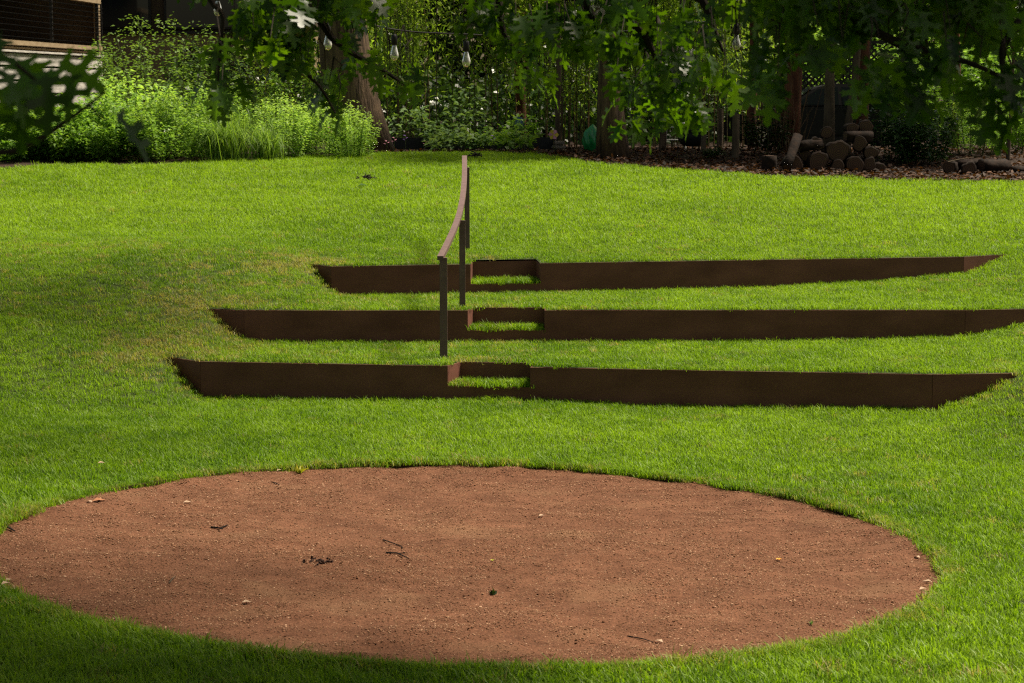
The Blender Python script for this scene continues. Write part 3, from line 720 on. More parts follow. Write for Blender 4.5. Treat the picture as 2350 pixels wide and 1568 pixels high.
dbox('top_beam', -.0, dl, .0, .12, zr(10), zr(-2), 'tanwood')
dbox('corner_post', .05, .27, .015, .115, zr(106.5), zr(10.5), 'tanwood'); dbox('corner_post', .05, .27, .015, .115, zr(126.5), zr(117.5), 'tanwood')
dbox('metal_post', .30, .38, -.01, .06, zr(126.5), zr(10.5), 'dark_trim'); dbox('metal_post', -.08, -.03, .0, .05, zr(106), zr(8), 'dark_trim')
dbox('metal_post', 4.3, 4.38, .0, .06, zr(106.5), zr(10.5), 'dark_trim')
for i in range(8):
    z_ = lerp(zr(100), zr(20), i / 7); q = MB().tube([dk(-.06, -.02, z_), dk(dl / 2, -.02, z_ - .012), dk(dl, -.02, z_)], .009, 5).build('railing_cable', M['cable'], deck)
dbox('porch_floor', -.0, dl, .13, 3.2, zr(124), zr(119), 'tanwood')
house = empty('house', (-10.5, 54.5, 1.6), 'tan stucco house with dark windows behind the shrubs at upper left', 'house')
def hbox(name, x0, x1, y0, y1, z0_, z1_, mat, parent=None): return MB().box(((x0 + x1) / 2, (y0 + y1) / 2, (z0_ + z1_) / 2), (x1 - x0, y1 - y0, z1_ - z0_)).build(name, M[mat], parent or house)
hx0, hx1 = float(at_y(-300, 100, 54.5)[0]), float(at_y(720, 100, 54.5)[0])
hbox('wall', hx0, hx1, 54.5, 58, 1.0, zpx(78, 54.5), 'stucco')
hbox('sill', hx0, hx1 + .05, 54.42, 54.6, zpx(77.8, 54.5), zpx(72, 54.5), 'dark_trim')
hbox('upper_wall', hx0, hx1, 54.9, 58, zpx(72, 54.5), 7.2, 'room')
for i in range(3):
    xa = lerp(hx0, hx1, .02 + i * .32); xb = lerp(hx0, hx1, .02 + i * .32 + .29)
    w_ = hbox('window', xa, xb, 54.82, 54.895, zpx(66, 54.5), 5.6, 'dark_trim'); MB().box(((xa + xb) / 2, 54.807, (zpx(62, 54.5) + 5.5) / 2), (xb - xa - .12, .02, 5.5 - zpx(62, 54.5))).build('pane', M['glass_dark'], w_)
hbox('roof', hx0 - 3.5, hx1 + .7, 53.9, 58.5, 7.2, 7.45, 'dark_trim')
# dim wall of the porch room behind the railing, with door and window
q = MB().box(dk(dl / 2, 3.4, 4.0), (dl + .6, .15, 5.4), Rd).build('porch_wall', M['room'], house)
for s_ in (1.5, 4.4): MB().box(dk(s_, 3.29, 4.55), (1.3, .05, 1.9), Rd).build('window', M['glass_dark'], house)
MB().box(dk(-.0, 1.7, 4.6), (.06, 3.2, 3.2), Rd).build('porch_screen', M['room'], house)
MB().box(dk(dl / 2, 1.7, 6.25), (dl + .9, 3.9, .14), Rd).build('porch_roof', M['dark_trim'], house)

# ------------------------------------------------------------------ planting bed, left
G = 'lit shrubs of the planting bed'
def bed(px, Y, **k): x, y = ground_at(px, Y); return dict(x=x, y=y, **k)
B_ = [
 (30, 39.75, 1.6, .62, 56, 60, .08, 'leaf_bed2', 'low dark green ground shrub at the lawn edge by the left frame edge', .4, .6),
 (130, 39.7, 1.3, .66, 50, 60, .08, 'leaf_bed2', 'low leafy shrub at the lawn edge between two taller lime ones', .5, .55),
 (-60, 40.6, 1.9, 1.05, 60, 60, .085, 'leaf_bed2', 'broad leaved green shrub at the left frame edge below the pale boards', .45, .6),
 (75, 40.4, 1.7, 1.0, 60, 60, .085, 'leaf_bed2', 'low rounded leafy shrub just left of the tall nettle like stems', .55, .6),
 (190, 40.2, 1.6, 1.02, 60, 60, .085, 'leaf_bed', 'bushy lime green shrub in front of the corner of the boarded porch', .45, .6),
 (300, 41.3, 1.7, 1.38, 44, 60, .085, 'leaf_bed', 'tall lime shrub with upright leafy spires before the tan wall', .6, .55),
 (250, 39.7, 1.5, .85, 50, 60, .07, 'leaf_bed2', 'low dark green shrub at the lawn edge under the lime spires', .4, .6),
 (390, 39.7, 1.6, .95, 70, 60, .07, 'leaf_bed2', 'mounded fine leaved shrub left of the arching grass clump', .55, .5),
 (430, 41.2, 1.7, 1.05, 60, 60, .07, 'leaf_bed', 'soft green shrub behind the arching ornamental grass', .5, .45),
 (655, 40.2, 1.25, .95, 64, 70, .05, 'leaf_bed', 'feathery yellow green shrub between the two spiky ones', .65, .35),
 (735, 40.6, 1.15, 1.02, 56, 70, .05, 'leaf_bed', 'spiky yellow green shrub with narrow upright shoots', .7, .35),
 (808, 39.9, .85, .86, 60, 70, .045, 'leaf_bed', 'small cone shaped lime shrub beside the leaning ridged trunk', .7, .35),
 (560, 41.5, 1.5, 1.0, 50, 60, .07, 'leaf_bed', 'tall pale green shrub behind the arching grass, right half', .6, .4)]
for px, Y, w, h, st, per, lf, mt, lab, tn, asp in B_:
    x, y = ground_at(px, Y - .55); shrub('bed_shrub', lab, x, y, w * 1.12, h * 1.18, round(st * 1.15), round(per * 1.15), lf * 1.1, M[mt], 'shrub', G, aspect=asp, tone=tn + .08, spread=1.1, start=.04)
x, y = ground_at(520, 38.9); grass_clump('ornamental_grass', 'larger clump of arching green grass in the sunny planting bed', x, y, 1.35, .85, 620, M['blade'], 'arching grass clumps in the bed')
x, y = ground_at(612, 38.9); grass_clump('ornamental_grass', 'smaller clump of arching green grass right of the larger clump', x, y, .9, .62, 380, M['blade'], 'arching grass clumps in the bed')
x, y = ground_at(380, 45); shrub('garden_tree', 'tall airy shrub with small leaves against the tan house wall', x, y, 3.0, 2.9, 46, 100, .085, M['leaf_dark2'], 'shrub', None, aspect=.45, tone=.55, spread=1.3, start=.25, jit=2.6, stem_r=.014)
x, y = ground_at(500, 46.5); shrub('garden_tree', 'loose grey green bush between the house and the leaning trunk', x, y, 2.6, 2.2, 24, 110, .085, M['leaf_pale'], 'shrub', None, aspect=.5, tone=.35, spread=1.2, start=.25, stem_r=.012)
x, y = ground_at(640, 45); shrub('garden_tree', 'dim green bush just left of the leaning ridged trunk', x, y, 2.2, 1.9, 24, 100, .08, M['leaf_bed2'], 'shrub', None, aspect=.5, tone=.4, spread=1.2, start=.25, stem_r=.012)

# ------------------------------------------------------------------ trees
tree('leaning_tree', 'big leaning tree with ridged grey brown bark beside the planting bed', 826, 41.0, 778, 95, .52, .33, 'bark', height=7.2, cr=(2.0, 1.8, 1.2), crn=0, leaf=.17, flare=1.25, wob=.02, sides=16)
tree('woodland_tree', 'stout grey brown trunk at the lawn edge beside the leaf litter', 1407, 39.0, 1398, 190, .22, .15, 'bark', height=7.0, cr=(2.4, 2.2, 1.8), crn=6000, flare=1.5, wob=.02, coff=(1.6, 2.6, .3))
tree('woodland_tree', 'reddish trunk wrapped in dry twigs left of the lattice panel', 1808, 41.5, 1812, 60, .17, .13, 'bark_red', height=7.5, cr=(2.8, 2.4, 1.8), crn=9000, wob=.03, coff=(1.0, 1.5, 0))
tree('woodland_tree', 'thin reddish trunk left of the one wrapped in dry twigs', 1730, 42.2, 1726, 140, .085, .07, 'bark_red', height=6.5, cr=(1.8, 1.8, 1.3), crn=4000, wob=.03)
tree('woodland_tree', 'straight pale trunk rising in front of the lattice panel', 1900, 40.5, 1908, 135, .095, .08, 'bark_pale', height=6.0, cr=(3.4, 2.0, 1.1), crn=15000, leaf=.18, coff=(1.2, .9, .2), wob=.02)  # out-of-frame crown enlarged and offset to shade the wood edge
tree('woodland_tree', 'slim pale trunk leaning right beside the log pile', 1940, 40.2, 1966, 185, .07, .055, 'bark_pale', height=6.0, cr=(1.6, 1.6, 1.2), crn=3500, wob=.02)
tree('woodland_tree', 'short red brown trunk behind the slim leaning one', 1976, 40.9, 1984, 195, .105, .09, 'bark_red', height=6.2, cr=(3.2, 2.0, 1.1), crn=14000, leaf=.18, coff=(2.8, .2, .2), wob=.02)  # unseen crown widened and shifted sideways to darken the ground below
tree('woodland_tree', 'slender brown trunk with peeling bark in the bamboo gap', 1283, 43.0, 1283, 155, .05, .04, 'bark_pale', height=5.6, wob=.02, flare=1.1)
tree('woodland_tree', 'dim reddish trunk deep in the bamboo, upper part showing', 1192, 46.5, 1195, 180, .10, .08, 'bark_red', height=6.5, wob=.03)
tree('woodland_tree', 'dim red brown trunk near the right frame edge', 2195, 43.5, 2192, 150, .06, .05, 'bark_red', height=6.6, cr=(3.6, 2.4, 1.4), crn=16000, leaf=.2, coff=(.0, -2.3, .3), wob=.03)  # unseen crown pulled forward and thickened to shade the log pile
tree('sapling', 'thin pale sapling stem beside the short logs at right', 2316, 38.3, 2318, 300, .035, .028, 'bark_pale', height=2.4, cr=(.7, .6, .5), crn=700, leaf=.09, wob=.015)
for px, pyt, Y, r_, lab in ((1520, 270, 41.3, .07, 'dark brown post left of the white wire chair'), (1614, 288, 40.6, .05, 'thin weathered post right of the round black tub'), (1687, 262, 39.3, .066, 'stout weathered post nearest the leaf litter'), (1652, 250, 42.2, .05, 'dim slim post standing behind the two weathered ones')):
    x, y = ground_at(px, Y); z = gz(x, y); e_ = at_y(px + 2, pyt, Y)
    tb = MB(); tb.tube([(x, y, z - .1), (x + .01, y, lerp(z, e_[2], .5)), (e_[0], y, e_[2])], [r_ * 1.05, r_, r_ * .92], 9, True, .15)
    q = tb.build('fence_post', M['bark_pale' if px != 1520 else 'bark'], smooth=False); tag(q, lab, 'post', 'old timber posts at the wood edge')

# bamboo grove
bam = empty('bamboo_grove', (0, 47, 1.6), 'tall bamboo grove with yellow green tops and dark stems behind the lawn', 'bamboo')
nC = 128; C = []; D = []; T = []
shared = []
for v_ in range(8):
    Hh = 5.2 + .25 * v_; t = np.linspace(0, 1, 6); bx = rng.normal(0, .12); by = rng.normal(0, .1)
    mb = MB(); mb.tube(np.stack([bx * t ** 2 * 3, by * t ** 2 * 3, t * Hh], 1), list(.012 * (1 - .8 * t)), 5, False)
    me_ = raw_mesh('culm', mb.V, mb.F, True); me_.materials.append(M['culm'] if v_ % 3 else M['culm_dry']); shared.append((me_, Hh, bx * 3, by * 3))
for i in range(nC):
    px = rng.uniform(870, 1780) if i < 102 else rng.uniform(560, 900); Y = (rng.uniform(43.8, 46.2) if i % 4 else rng.uniform(43.8, 49)) if i < 102 else rng.uniform(47, 50); x, y = ground_at(px, Y); z = gz(x, y)
    me_, Hh, bx, by = shared[rng.integers(0, 8)]; a = rng.uniform(0, 6.28); o = link('culm', me_, None, bam); o.location = (x - 0, y - 47, z - 1.65); o.rotation_euler = (0, 0, a)
    n_ = 560; t = 1 - rng.beta(1.2, 2.2, n_) * .92
    ex = bx * math.cos(a) - by * math.sin(a); ey = bx * math.sin(a) + by * math.cos(a)
    P = np.stack([x + ex * t ** 2, y + ey * t ** 2, z + t * Hh], 1); dd = rvec(n_); dd[:, 2] = dd[:, 2] * .4
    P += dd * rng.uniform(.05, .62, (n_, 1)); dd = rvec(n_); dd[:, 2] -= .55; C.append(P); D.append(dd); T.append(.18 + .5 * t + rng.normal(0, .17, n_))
C = np.concatenate(C); D = np.concatenate(D); T = np.concatenate(T); nr = rvec(len(C)); nr[:, 2] += .6; ln = .14 * rng.uniform(.6, 1.3, len(C))
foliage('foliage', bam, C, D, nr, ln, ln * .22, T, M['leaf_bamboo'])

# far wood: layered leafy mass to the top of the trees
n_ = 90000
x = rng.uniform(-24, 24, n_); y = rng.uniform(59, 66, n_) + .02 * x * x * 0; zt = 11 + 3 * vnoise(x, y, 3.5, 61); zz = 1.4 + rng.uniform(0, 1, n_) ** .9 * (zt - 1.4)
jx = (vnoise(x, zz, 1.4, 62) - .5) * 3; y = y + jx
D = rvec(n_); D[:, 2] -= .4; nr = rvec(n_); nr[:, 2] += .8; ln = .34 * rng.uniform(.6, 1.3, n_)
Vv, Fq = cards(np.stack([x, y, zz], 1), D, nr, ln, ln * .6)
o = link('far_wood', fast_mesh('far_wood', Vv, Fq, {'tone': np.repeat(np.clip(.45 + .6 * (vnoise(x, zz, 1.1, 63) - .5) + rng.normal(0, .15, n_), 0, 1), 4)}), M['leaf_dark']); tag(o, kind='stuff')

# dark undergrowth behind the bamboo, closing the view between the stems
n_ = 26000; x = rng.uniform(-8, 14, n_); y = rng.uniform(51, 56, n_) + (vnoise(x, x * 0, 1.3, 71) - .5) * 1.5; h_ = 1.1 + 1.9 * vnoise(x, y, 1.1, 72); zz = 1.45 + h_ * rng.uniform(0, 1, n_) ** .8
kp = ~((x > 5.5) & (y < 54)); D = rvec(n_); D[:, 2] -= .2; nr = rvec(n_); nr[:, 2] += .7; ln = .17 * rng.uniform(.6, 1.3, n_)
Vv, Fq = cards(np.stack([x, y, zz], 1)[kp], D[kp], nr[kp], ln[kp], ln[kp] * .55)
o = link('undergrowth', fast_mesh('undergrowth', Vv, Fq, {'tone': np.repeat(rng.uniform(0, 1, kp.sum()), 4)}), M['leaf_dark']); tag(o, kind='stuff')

# understory plants
G = 'pale leaved plants under the bamboo'
for px, Y, w, h, st, per, lf, mt, lab, tn in (
 (955, 42.2, .9, 1.25, 9, 22, .13, 'leaf_pale', 'thin plant with layered pale leaves right of the leaning trunk', .6),
 (1062, 42.6, 1.0, 1.45, 9, 24, .13, 'leaf_pale', 'tallest thin plant with layered pale leaves, behind the handrail top', .55),
 (1052, 40.6, .8, .50, 20, 18, .13, 'leaf_pale', 'low pale leaved plant at the lawn edge left of the handrail top', .7),
 (1150, 40.5, 1.0, .55, 22, 18, .13, 'leaf_bed2', 'low broad leaved plant right of the handrail top', .6),
 (1015, 41.5, .6, .55, 10, 18, .10, 'leaf_pale', 'dim small leafy plant beside the black tub wall', .3),
 (1205, 41.5, .8, .9, 12, 18, .11, 'leaf_bed2', 'loose green plant at the right end of the black tub wall', .35)):
    x, y = ground_at(px, Y); shrub('woodland_plant', lab, x, y, w, h, st, per, lf, M[mt], 'plant', G, aspect=.55, tone=tn, spread=1.3, start=.45)
for px, Y, w, h, st, per, lf, mt, lab, tn in (
 (2120, 38.6, 1.15, 1.15, 34, 70, .10, 'leaf_gloss', 'dark glossy leaved bush between the two log piles', .5),
 (2060, 39.4, 1.3, 1.7, 30, 60, .10, 'leaf_gloss', 'tall dark glossy bush behind the big log pile', .4),
 (2235, 40.8, 1.35, 1.5, 44, 80, .06, 'leaf_bed', 'sunlit yellow green bush above the short logs at right', .62),
 (2330, 41.5, 1.3, 1.3, 34, 70, .08, 'leaf_bed2', 'mid green bush at the right frame edge behind the sapling', .5),
 (1760, 41.0, .9, .9, 22, 40, .10, 'leaf_dark', 'dim low bush at the foot of the reddish trunks', .5),
 (2180, 46, 2.8, 3.4, 40, 110, .11, 'leaf_bed2', 'tall leafy thicket behind the glossy bushes at right', .5),
 (2330, 45, 2.4, 3.0, 40, 110, .11, 'leaf_bed', 'light green thicket reaching up at the right frame edge', .45),
 (1560, 46.5, 2.2, 2.6, 30, 110, .10, 'leaf_dark', 'dark leafy thicket behind the white wire chair', .5),
 (1690, 49, 2.6, 3.0, 34, 110, .11, 'leaf_dark', 'dark thicket at the left end of the parked car', .5),
 (1950, 55, 3.6, 4.2, 50, 130, .13, 'leaf_bed', 'bright bush showing through the holes of the lattice panel', .6),
 (1640, 39.4, .35, .22, 14, 20, .07, 'leaf_dark', 'small weed tuft in the leaf litter by the weathered posts', .5)):
    x, y = ground_at(px, Y); shrub('wood_edge_bush', lab, x, y, w, h, st, per, lf, M[mt], 'bush', 'bushes along the wood edge', aspect=.5, tone=tn, spread=1.15, start=.12, stem_r=.009)
# dry twiggy stems round the reddish trunk
x, y = ground_at(1795, 41.0); z = gz(x, y); tb = MB()
for i in range(46):
    a = rng.uniform(0, 6.28); p0 = np.array([x + math.cos(a) * rng.uniform(.05, .4), y + math.sin(a) * .2, z]); h_ = rng.uniform(.7, 1.9)
    p1 = p0 + np.array([rng.normal(0, .18), rng.normal(0, .12), h_]); tb.tube([p0, (p0 + p1) / 2 + rng.normal(0, .05, 3), p1], [.007, .006, .003], 4, False)
o = tb.build('dry_brush', M['culm_dry']); tag(o, 'tangle of thin dry orange brown stems round the reddish trunk', 'dry brush')

# flowers
def flower(px, Y, h, mat, lab, n=7):
    x, y = ground_at(px, Y); z = gz(x, y); r = empty('flower', (x, y, z), lab, 'flower', 'small flowers along the bed')
    MB().tube([(x, y, z - .02), (x + .01, y, z + h)], .005, 4).build('stem', M['stem'], r)
    mb = MB()
    for i in range(n):
        a = i * 2.4; c = np.array([x + math.cos(a) * .022, y + math.sin(a) * .022, z + h * (.72 + .3 * i / n)]); d = np.array([math.cos(a), math.sin(a), .4]) * .045; s = np.array([-math.sin(a), math.cos(a), 0]) * .022
        mb.add([c, c + d * .6 + s, c + d, c + d * .6 - s], [(0, 1, 2, 3)])
    mb.build('petals', M[mat], r)
flower(887, 40.3, .24, 'flower_pink', 'pink flower spike nearest the leaning trunk'); flower(904, 40.5, .30, 'flower_pink', 'taller pink flower spike between pink and purple ones')
flower(930, 40.7, .34, 'flower_purple', 'purple flower spike right of the two pink ones'); flower(976, 40.6, .24, 'flower_pink', 'pale pink flower by the left end of the black tub wall')
flower(756, 39.3, .55, 'flower_pink', 'pink flower in front of the spiky lime shrub'); flower(1131, 40.0, .34, 'flower_purple', 'purple flower spike before the low broad leaved plant')

# ------------------------------------------------------------------ things at the wood edge
x, y = ground_at(1010, 42.0); x2, y2 = ground_at(1262, 42.3); zg = gz(x, y); L_ = math.hypot(x2 - x + 1.3, y2 - y)
tub = empty('planter_trough', (x - .7, y, zg), 'long low black planter trough behind the pale plants', 'planter')
R_ = Matrix.Rotation(math.atan2(y2 - y, x2 - x), 3, 'Z'); cxm = ((x - 1.1) + x2) / 2
for nm, oy, sz in (('front_board', -.2, (L_, .03, .30)), ('back_board', .2, (L_, .03, .30))):
    MB().box((cxm, (y + y2) / 2 + oy, zg + .14), sz, R_).build(nm, M['black'], tub, bevel=.004)
for s_ in (-1, 1): MB().box((cxm + s_ * (L_ / 2 - .016), (y + y2) / 2 + s_ * .035, zg + .13), (.03, .36, .28), R_).build('end_board', M['black'], tub)
MB().box((cxm, (y + y2) / 2, zg + .09), (L_ - .08, .36, .2), R_).build('soil', M['litter'], tub)
x, y = ground_at(1284, 41.6); z = gz(x, y); r = empty('stone_stack', (x, y, z), 'small stack of pale flat stones under the slender peeling trunk', 'stone stack')
M['stone'] = surf('pale_stone', (0.15, 0.12, 0.09), (0.32, 0.27, 0.21), 8, .9, .004, 30)
for i in range(3):
    q = MB().box((x + rng.normal(0, .012), y, z + .04 + i * .078), (.24 - .02 * i, .2, .07), Matrix.Rotation(rng.normal(0, .25), 3, 'Z')).build('stone', M['stone'], r, bevel=.018)
x, y = ground_at(1270, 41.2); z = gz(x, y); r = empty('pinwheel', (x, y, z), 'little pink and yellow garden ornament on a stick beside the stones', 'garden ornament')
M['yellow'] = surf('yellow_petal', (0.55, 0.40, 0.03), (0.70, 0.55, 0.06), 20, .5)
MB().tube([(x, y, z - .03), (x, y, z + .36)], .006, 5).build('stick', M['culm'], r)
for i in range(6):
    a = i * math.pi / 3; c = np.array([x, y - .012, z + .36]); d = np.array([math.cos(a), 0, math.sin(a)]) * .10; s = np.array([-math.sin(a), .25, math.cos(a)]) * .045
    mb = MB(); mb.add([c, c + d * .7 - s, c + d, c + d * .6 + s], [(0, 1, 2, 3)]); mb.build('petal', M['flower_pink' if i % 2 else 'yellow'], r)
# green bag
M['bag'] = surf('shiny_green_plastic', (0.0, 0.13, 0.028), (0.008, 0.24, 0.065), 7, .28, .012, 9, spec=.6)
x, y = ground_at(1358, 41.0); z = gz(x, y); bm = bmesh.new(); bmesh.ops.create_icosphere(bm, subdivisions=4, radius=1)
for v in bm.verts:
    p = v.co; a = math.atan2(p.y, p.x); f_ = 1 + .10 * math.sin(a * 7 + p.z * 5) + .06 * math.sin(a * 13); zz_ = (p.z + 1) / 2
    neck = 1 - .62 * max(0, (zz_ - .72) / .28) ** 1.3
    v.co = Vector((p.x * .17 * f_ * neck + .02 * zz_, p.y * .15 * f_ * neck, zz_ * .56))
me = bpy.data.meshes.new('green_bag'); bm.to_mesh(me); bm.free(); me.polygons.foreach_set('use_smooth', [True] * len(me.polygons))
o = link('green_bag', me, M['bag']); o.location = (x, y, z - .02); tag(o, 'shiny green plastic bag slumped beside the stout lawn edge trunk', 'bag')
M['white'] = surf('white_paint', (0.60, 0.58, 0.54), (0.75, 0.73, 0.70), 12, .5)
x, y = ground_at(1386, 40.2); z = gz(x, y); o = MB().box((x, y, z + .08), (.045, .045, .2)).build('marker_stake', M['white'], bevel=.006); tag(o, 'short white marker stake between green bag and stout trunk', 'stake')
x, y = ground_at(1192, 44.6); z = gz(x, y); r = empty('ornament', (x, y, z), 'dim blue jar like ornament with rusty red top among bamboo stems', 'garden ornament')
M['blue'] = surf('dull_blue_glaze', (0.05, 0.12, 0.17), (0.09, 0.19, 0.25), 8, .4); M['rust'] = surf('rusty_red', (0.24, 0.09, 0.05), (0.34, 0.14, 0.09), 10, .7)
zb = zpx(300, 44.6); MB().tube([(x, y, z - .1), (x, y, zb + .01)], .03, 7).build('stand', M['bark'], r)
MB().lathe([(.04, 0), (.085, .04), (.10, .14), (.075, .24), (.05, .275)], (x, y, zb), 14).build('jar', M['blue'], r, True); MB().lathe([(.03, 0), (.07, .02), (.06, .07), (.015, .12)], (x, y, zb + .277), 12).build('cap', M['rust'], r, True)
# wire chair
x, y = ground_at(1549, 42.0); z = gz(x, y); ch = empty('wire_chair', (x, y, z), 'white folding wire chair between dark post and black tub', 'chair')
sh = .45; bt = zpx(272, 42.0) - z
for s_ in (-1, 1):
    MB().tube([(x + s_ * .19, y - .2, z), (x + s_ * .19, y + .12, z + sh), (x + s_ * .18, y + .22, z + bt)], .018, 6).build('back_leg', M['white'], ch)
    MB().tube([(x + s_ * .17, y + .24, z), (x + s_ * .17, y - .18, z + sh)], .018, 6).build('front_leg', M['white'], ch)
for i in range(5): MB().box((x, y - .16 + i * .075, z + sh + .012), (.38, .04, .012)).build('seat_slat', M['white'], ch)
mb = MB()
for i in range(7):
    a = -.17 + i * .057; mb.tube([(x + a, y + .14, z + sh + .02), (x + a * .55 + .03 * (-1) ** i, y + .18, z + sh + .2), (x + a, y + .22, z + bt - .02)], .011, 5)
mb.build('back_wire', M['white'], ch)['kind'] = 'stuff'; MB().tube([(x - .18, y + .22, z + bt), (x, y + .22, z + bt + .05), (x + .18, y + .22, z + bt)], .018, 6).build('back_hoop', M['white'], ch)
MB().tube([(x - .18, y + .03, z + .22), (x + .18, y + .03, z + .22)], .014, 5).build('stretcher', M['white'], ch)
# black tub (round, on short legs)
x, y = ground_at(1588, 41.6); z = gz(x, y); kt = empty('kettle_tub', (x, y, z), 'round black tub on short legs right of the white wire chair', 'tub')
MB().lathe([(.02, .10), (.17, .12), (.25, .20), (.28, .32), (.265, .40), (.28, .415), (.20, .50), (.05, .53)], (x, y, z), 20).build('bowl', M['black'], kt, True)
for i in range(3):
    a = i * 2.09 + .5; MB().tube([(x + math.cos(a) * .14, y + math.sin(a) * .14, z + .15), (x + math.cos(a) * .2, y + math.sin(a) * .2, z - .02)], .014, 6).build('leg', M['black'], kt)

# lattice panel behind the car
Yl = 52.0; xl0, xl1 = float(at_y(1828, 100, Yl)[0]), float(at_y(2075, 100, Yl)[0]); zl0, zl1 = zpx(207, Yl), zpx(100, Yl)
lat = empty('lattice_screen', ((xl0 + xl1) / 2, Yl, zl0), 'dark diamond lattice screen behind the parked car', 'lattice screen')
mb = MB(); st = .152; wd = .05
hgt = zl1 - zl0
for sgn in (1, -1):
    k = -hgt
    while k < (xl1 - xl0):
        a0, a1 = max(k, 0), min(k + hgt, xl1 - xl0)
        if a1 - a0 > .05:
            za, zb_ = (a0 - k, a1 - k) if sgn == 1 else (hgt - (a0 - k), hgt - (a1 - k))
            c = ((xl0 + (a0 + a1) / 2), Yl + .012 * sgn, zl0 + (za + zb_) / 2); mb.box(c, ((a1 - a0) * 1.414, .01, wd), Matrix.Rotation(-sgn * math.pi / 4, 3, 'Y'))
        k += st
mb.build('slats', M['dark_trim'], lat)['kind'] = 'stuff'
for a, b_, nm in (((xl0 - .04, zl0), (xl0 - .04, zl1), 'frame_post'), ((xl1 + .04, zl0), (xl1 + .04, zl1), 'frame_post')): MB().box((a[0], Yl, (zl1 + 1.3) / 2), (.09, .07, zl1 - 1.3)).build(nm, M['dark_trim'], lat)
for zz_ in (zl0 - .03, zl1 + .03): MB().box(((xl0 + xl1) / 2, Yl, zz_), (xl1 - xl0 + .17, .075, .07)).build('frame_rail', M['dark_trim'], lat)
MB().box(((xl0 + xl1) / 2, Yl + .02, (zl0 + 1.3) / 2 - .05), (xl1 - xl0, .03, zl0 - 1.3 - .05)).build('lower_board', M['dark_trim'], lat)

# parked car, dark grey
mp_, Np, Lp, bp_ = new_mat('dark_car_paint'); bp_.inputs['Base Color'].default_value = (0.006, 0.006, 0.007, 1); bp_.inputs['Metallic'].default_value = .3; bp_.inputs['Roughness'].default_value = .5; bp_.inputs['Specular IOR Level'].default_value = .2; bp_.inputs['Coat Weight'].default_value = .08
M['paint'] = mp_
Yc = 48.6; xc = float(at_y(1880, 280, Yc)[0]); zc = gz(xc, Yc) - .02
car = empty('parked_car', (xc, Yc, zc), 'dark grey car parked among the trunks behind the log pile', 'car')
body = [(-2.2, .28), (-2.22, .55), (-2.1, .70), (-1.3, .80), (-.75, .86), (1.25, .92), (2.0, .90), (2.2, .72), (2.22, .32), (2.0, .24), (-2.0, .24)]
house_ = [(-.85, .86), (-.15, 1.30), (.25, 1.38), (.85, 1.36), (1.65, .92)]
def extr(poly, hw0, hw1, zlo, zhi):
    mb = MB(); k = len(poly)
    V = [(xc + x_, Yc + s_ * lerp(hw0, hw1, (z_ - zlo) / (zhi - zlo)), zc + z_) for s_ in (-1, 1) for x_, z_ in poly]
    return mb.add(V, [tuple(range(k)), tuple(range(k, 2 * k))[::-1]] + [(i, i + k, (i + 1) % k + k, (i + 1) % k) for i in range(k)])
extr(body, .86, .82, .24, .92).build('body', M['paint'], car, bevel=.05)
extr(house_, .74, .56, .86, 1.38).build('cabin', M['paint'], car, bevel=.03)
for nm, poly in (('side_window', [(-.62, .93), (-.12, 1.26), (.30, 1.31), (.32, .93)]), ('side_window', [(.40, .93), (.38, 1.31), (.80, 1.29), (1.38, .95)])):
    for s_ in (-1, 1):
        V = [(xc + x_, Yc + s_ * (lerp(.74, .56, (z_ - .86) / .52) + .004), zc + z_) for x_, z_ in poly]; mesh_obj(nm, V, [(0, 1, 2, 3)], M['glass_dark'], car)
V = [(xc - .80, Yc - .66, zc + .91), (xc - .80, Yc + .66, zc + .91), (xc - .19, Yc + .54, zc + 1.297), (xc - .19, Yc - .54, zc + 1.297)]; mesh_obj('windscreen', [(a - .012, b_, c + .012) for a, b_, c in V], [(0, 1, 2, 3)], M['glass_dark'], car)
for s_ in (-1, 1): MB().tube([(xc - .8, Yc + s_ * .25, zc + .93), (xc - .45, Yc + s_ * .05, zc + 1.15)], .008, 5).build('wiper', M['black'], car)
for x_ in (-1.4, 1.4):
    for s_ in (-1, 1):
        c = (xc + x_, Yc + s_ * .82, zc + .31); wb = MB(); wb.tube([(c[0], c[1] - .1, c[2]), (c[0], c[1] + .1, c[2])], .31, 20).build('wheel', M['black'], car)
        MB().tube([(c[0], c[1] + s_ * .098, c[2]), (c[0], c[1] + s_ * .11, c[2])], .19, 14).build('rim', M['white'], w_)
for s_ in (-1, 1): MB().box((xc - 2.14, Yc + s_ * .6, zc + .62), (.1, .3, .1)).build('headlight', M['white'], car, bevel=.03); MB().box((xc + 2.16, Yc + s_ * .6, zc + .72), (.1, .3, .1)).build('tail_light', M['rust'], car, bevel=.03)
MB().box((xc - .75, Yc - .90, zc + .95), (.13, .16, .1)).build('side_mirror', M['paint'], car, bevel=.03)

# ------------------------------------------------------------------ logs and stump
M['cut0'] = surf('cut_wood', (0.020, 0.010, 0.006), (0.060, 0.031, 0.017), 9, .9, .003, 40); M['log'] = surf('log_bark', (0.005, 0.0025, 0.0015), (0.024, 0.011, 0.0055), 14, .92, .012, 16, (1, 1, 1))
mc, Nc, Lc_, bc = new_mat('ringed_cut_wood')
tcc = Nc.new('ShaderNodeTexCoord'); wv = Nc.new('ShaderNodeTexWave'); wv.wave_type = 'RINGS'; wv.rings_direction = 'Y'; wv.inputs['Scale'].default_value = 11; wv.inputs['Distortion'].default_value = 3; wv.inputs['Detail'].default_value = 3
Lc_.new(tcc.outputs['Object'], wv.inputs['Vector']); rc = Nc.new('ShaderNodeValToRGB'); rc.color_ramp.elements[0].color = (0.026, 0.012, 0.006, 1); rc.color_ramp.elements[1].color = (0.095, 0.048, 0.025, 1)
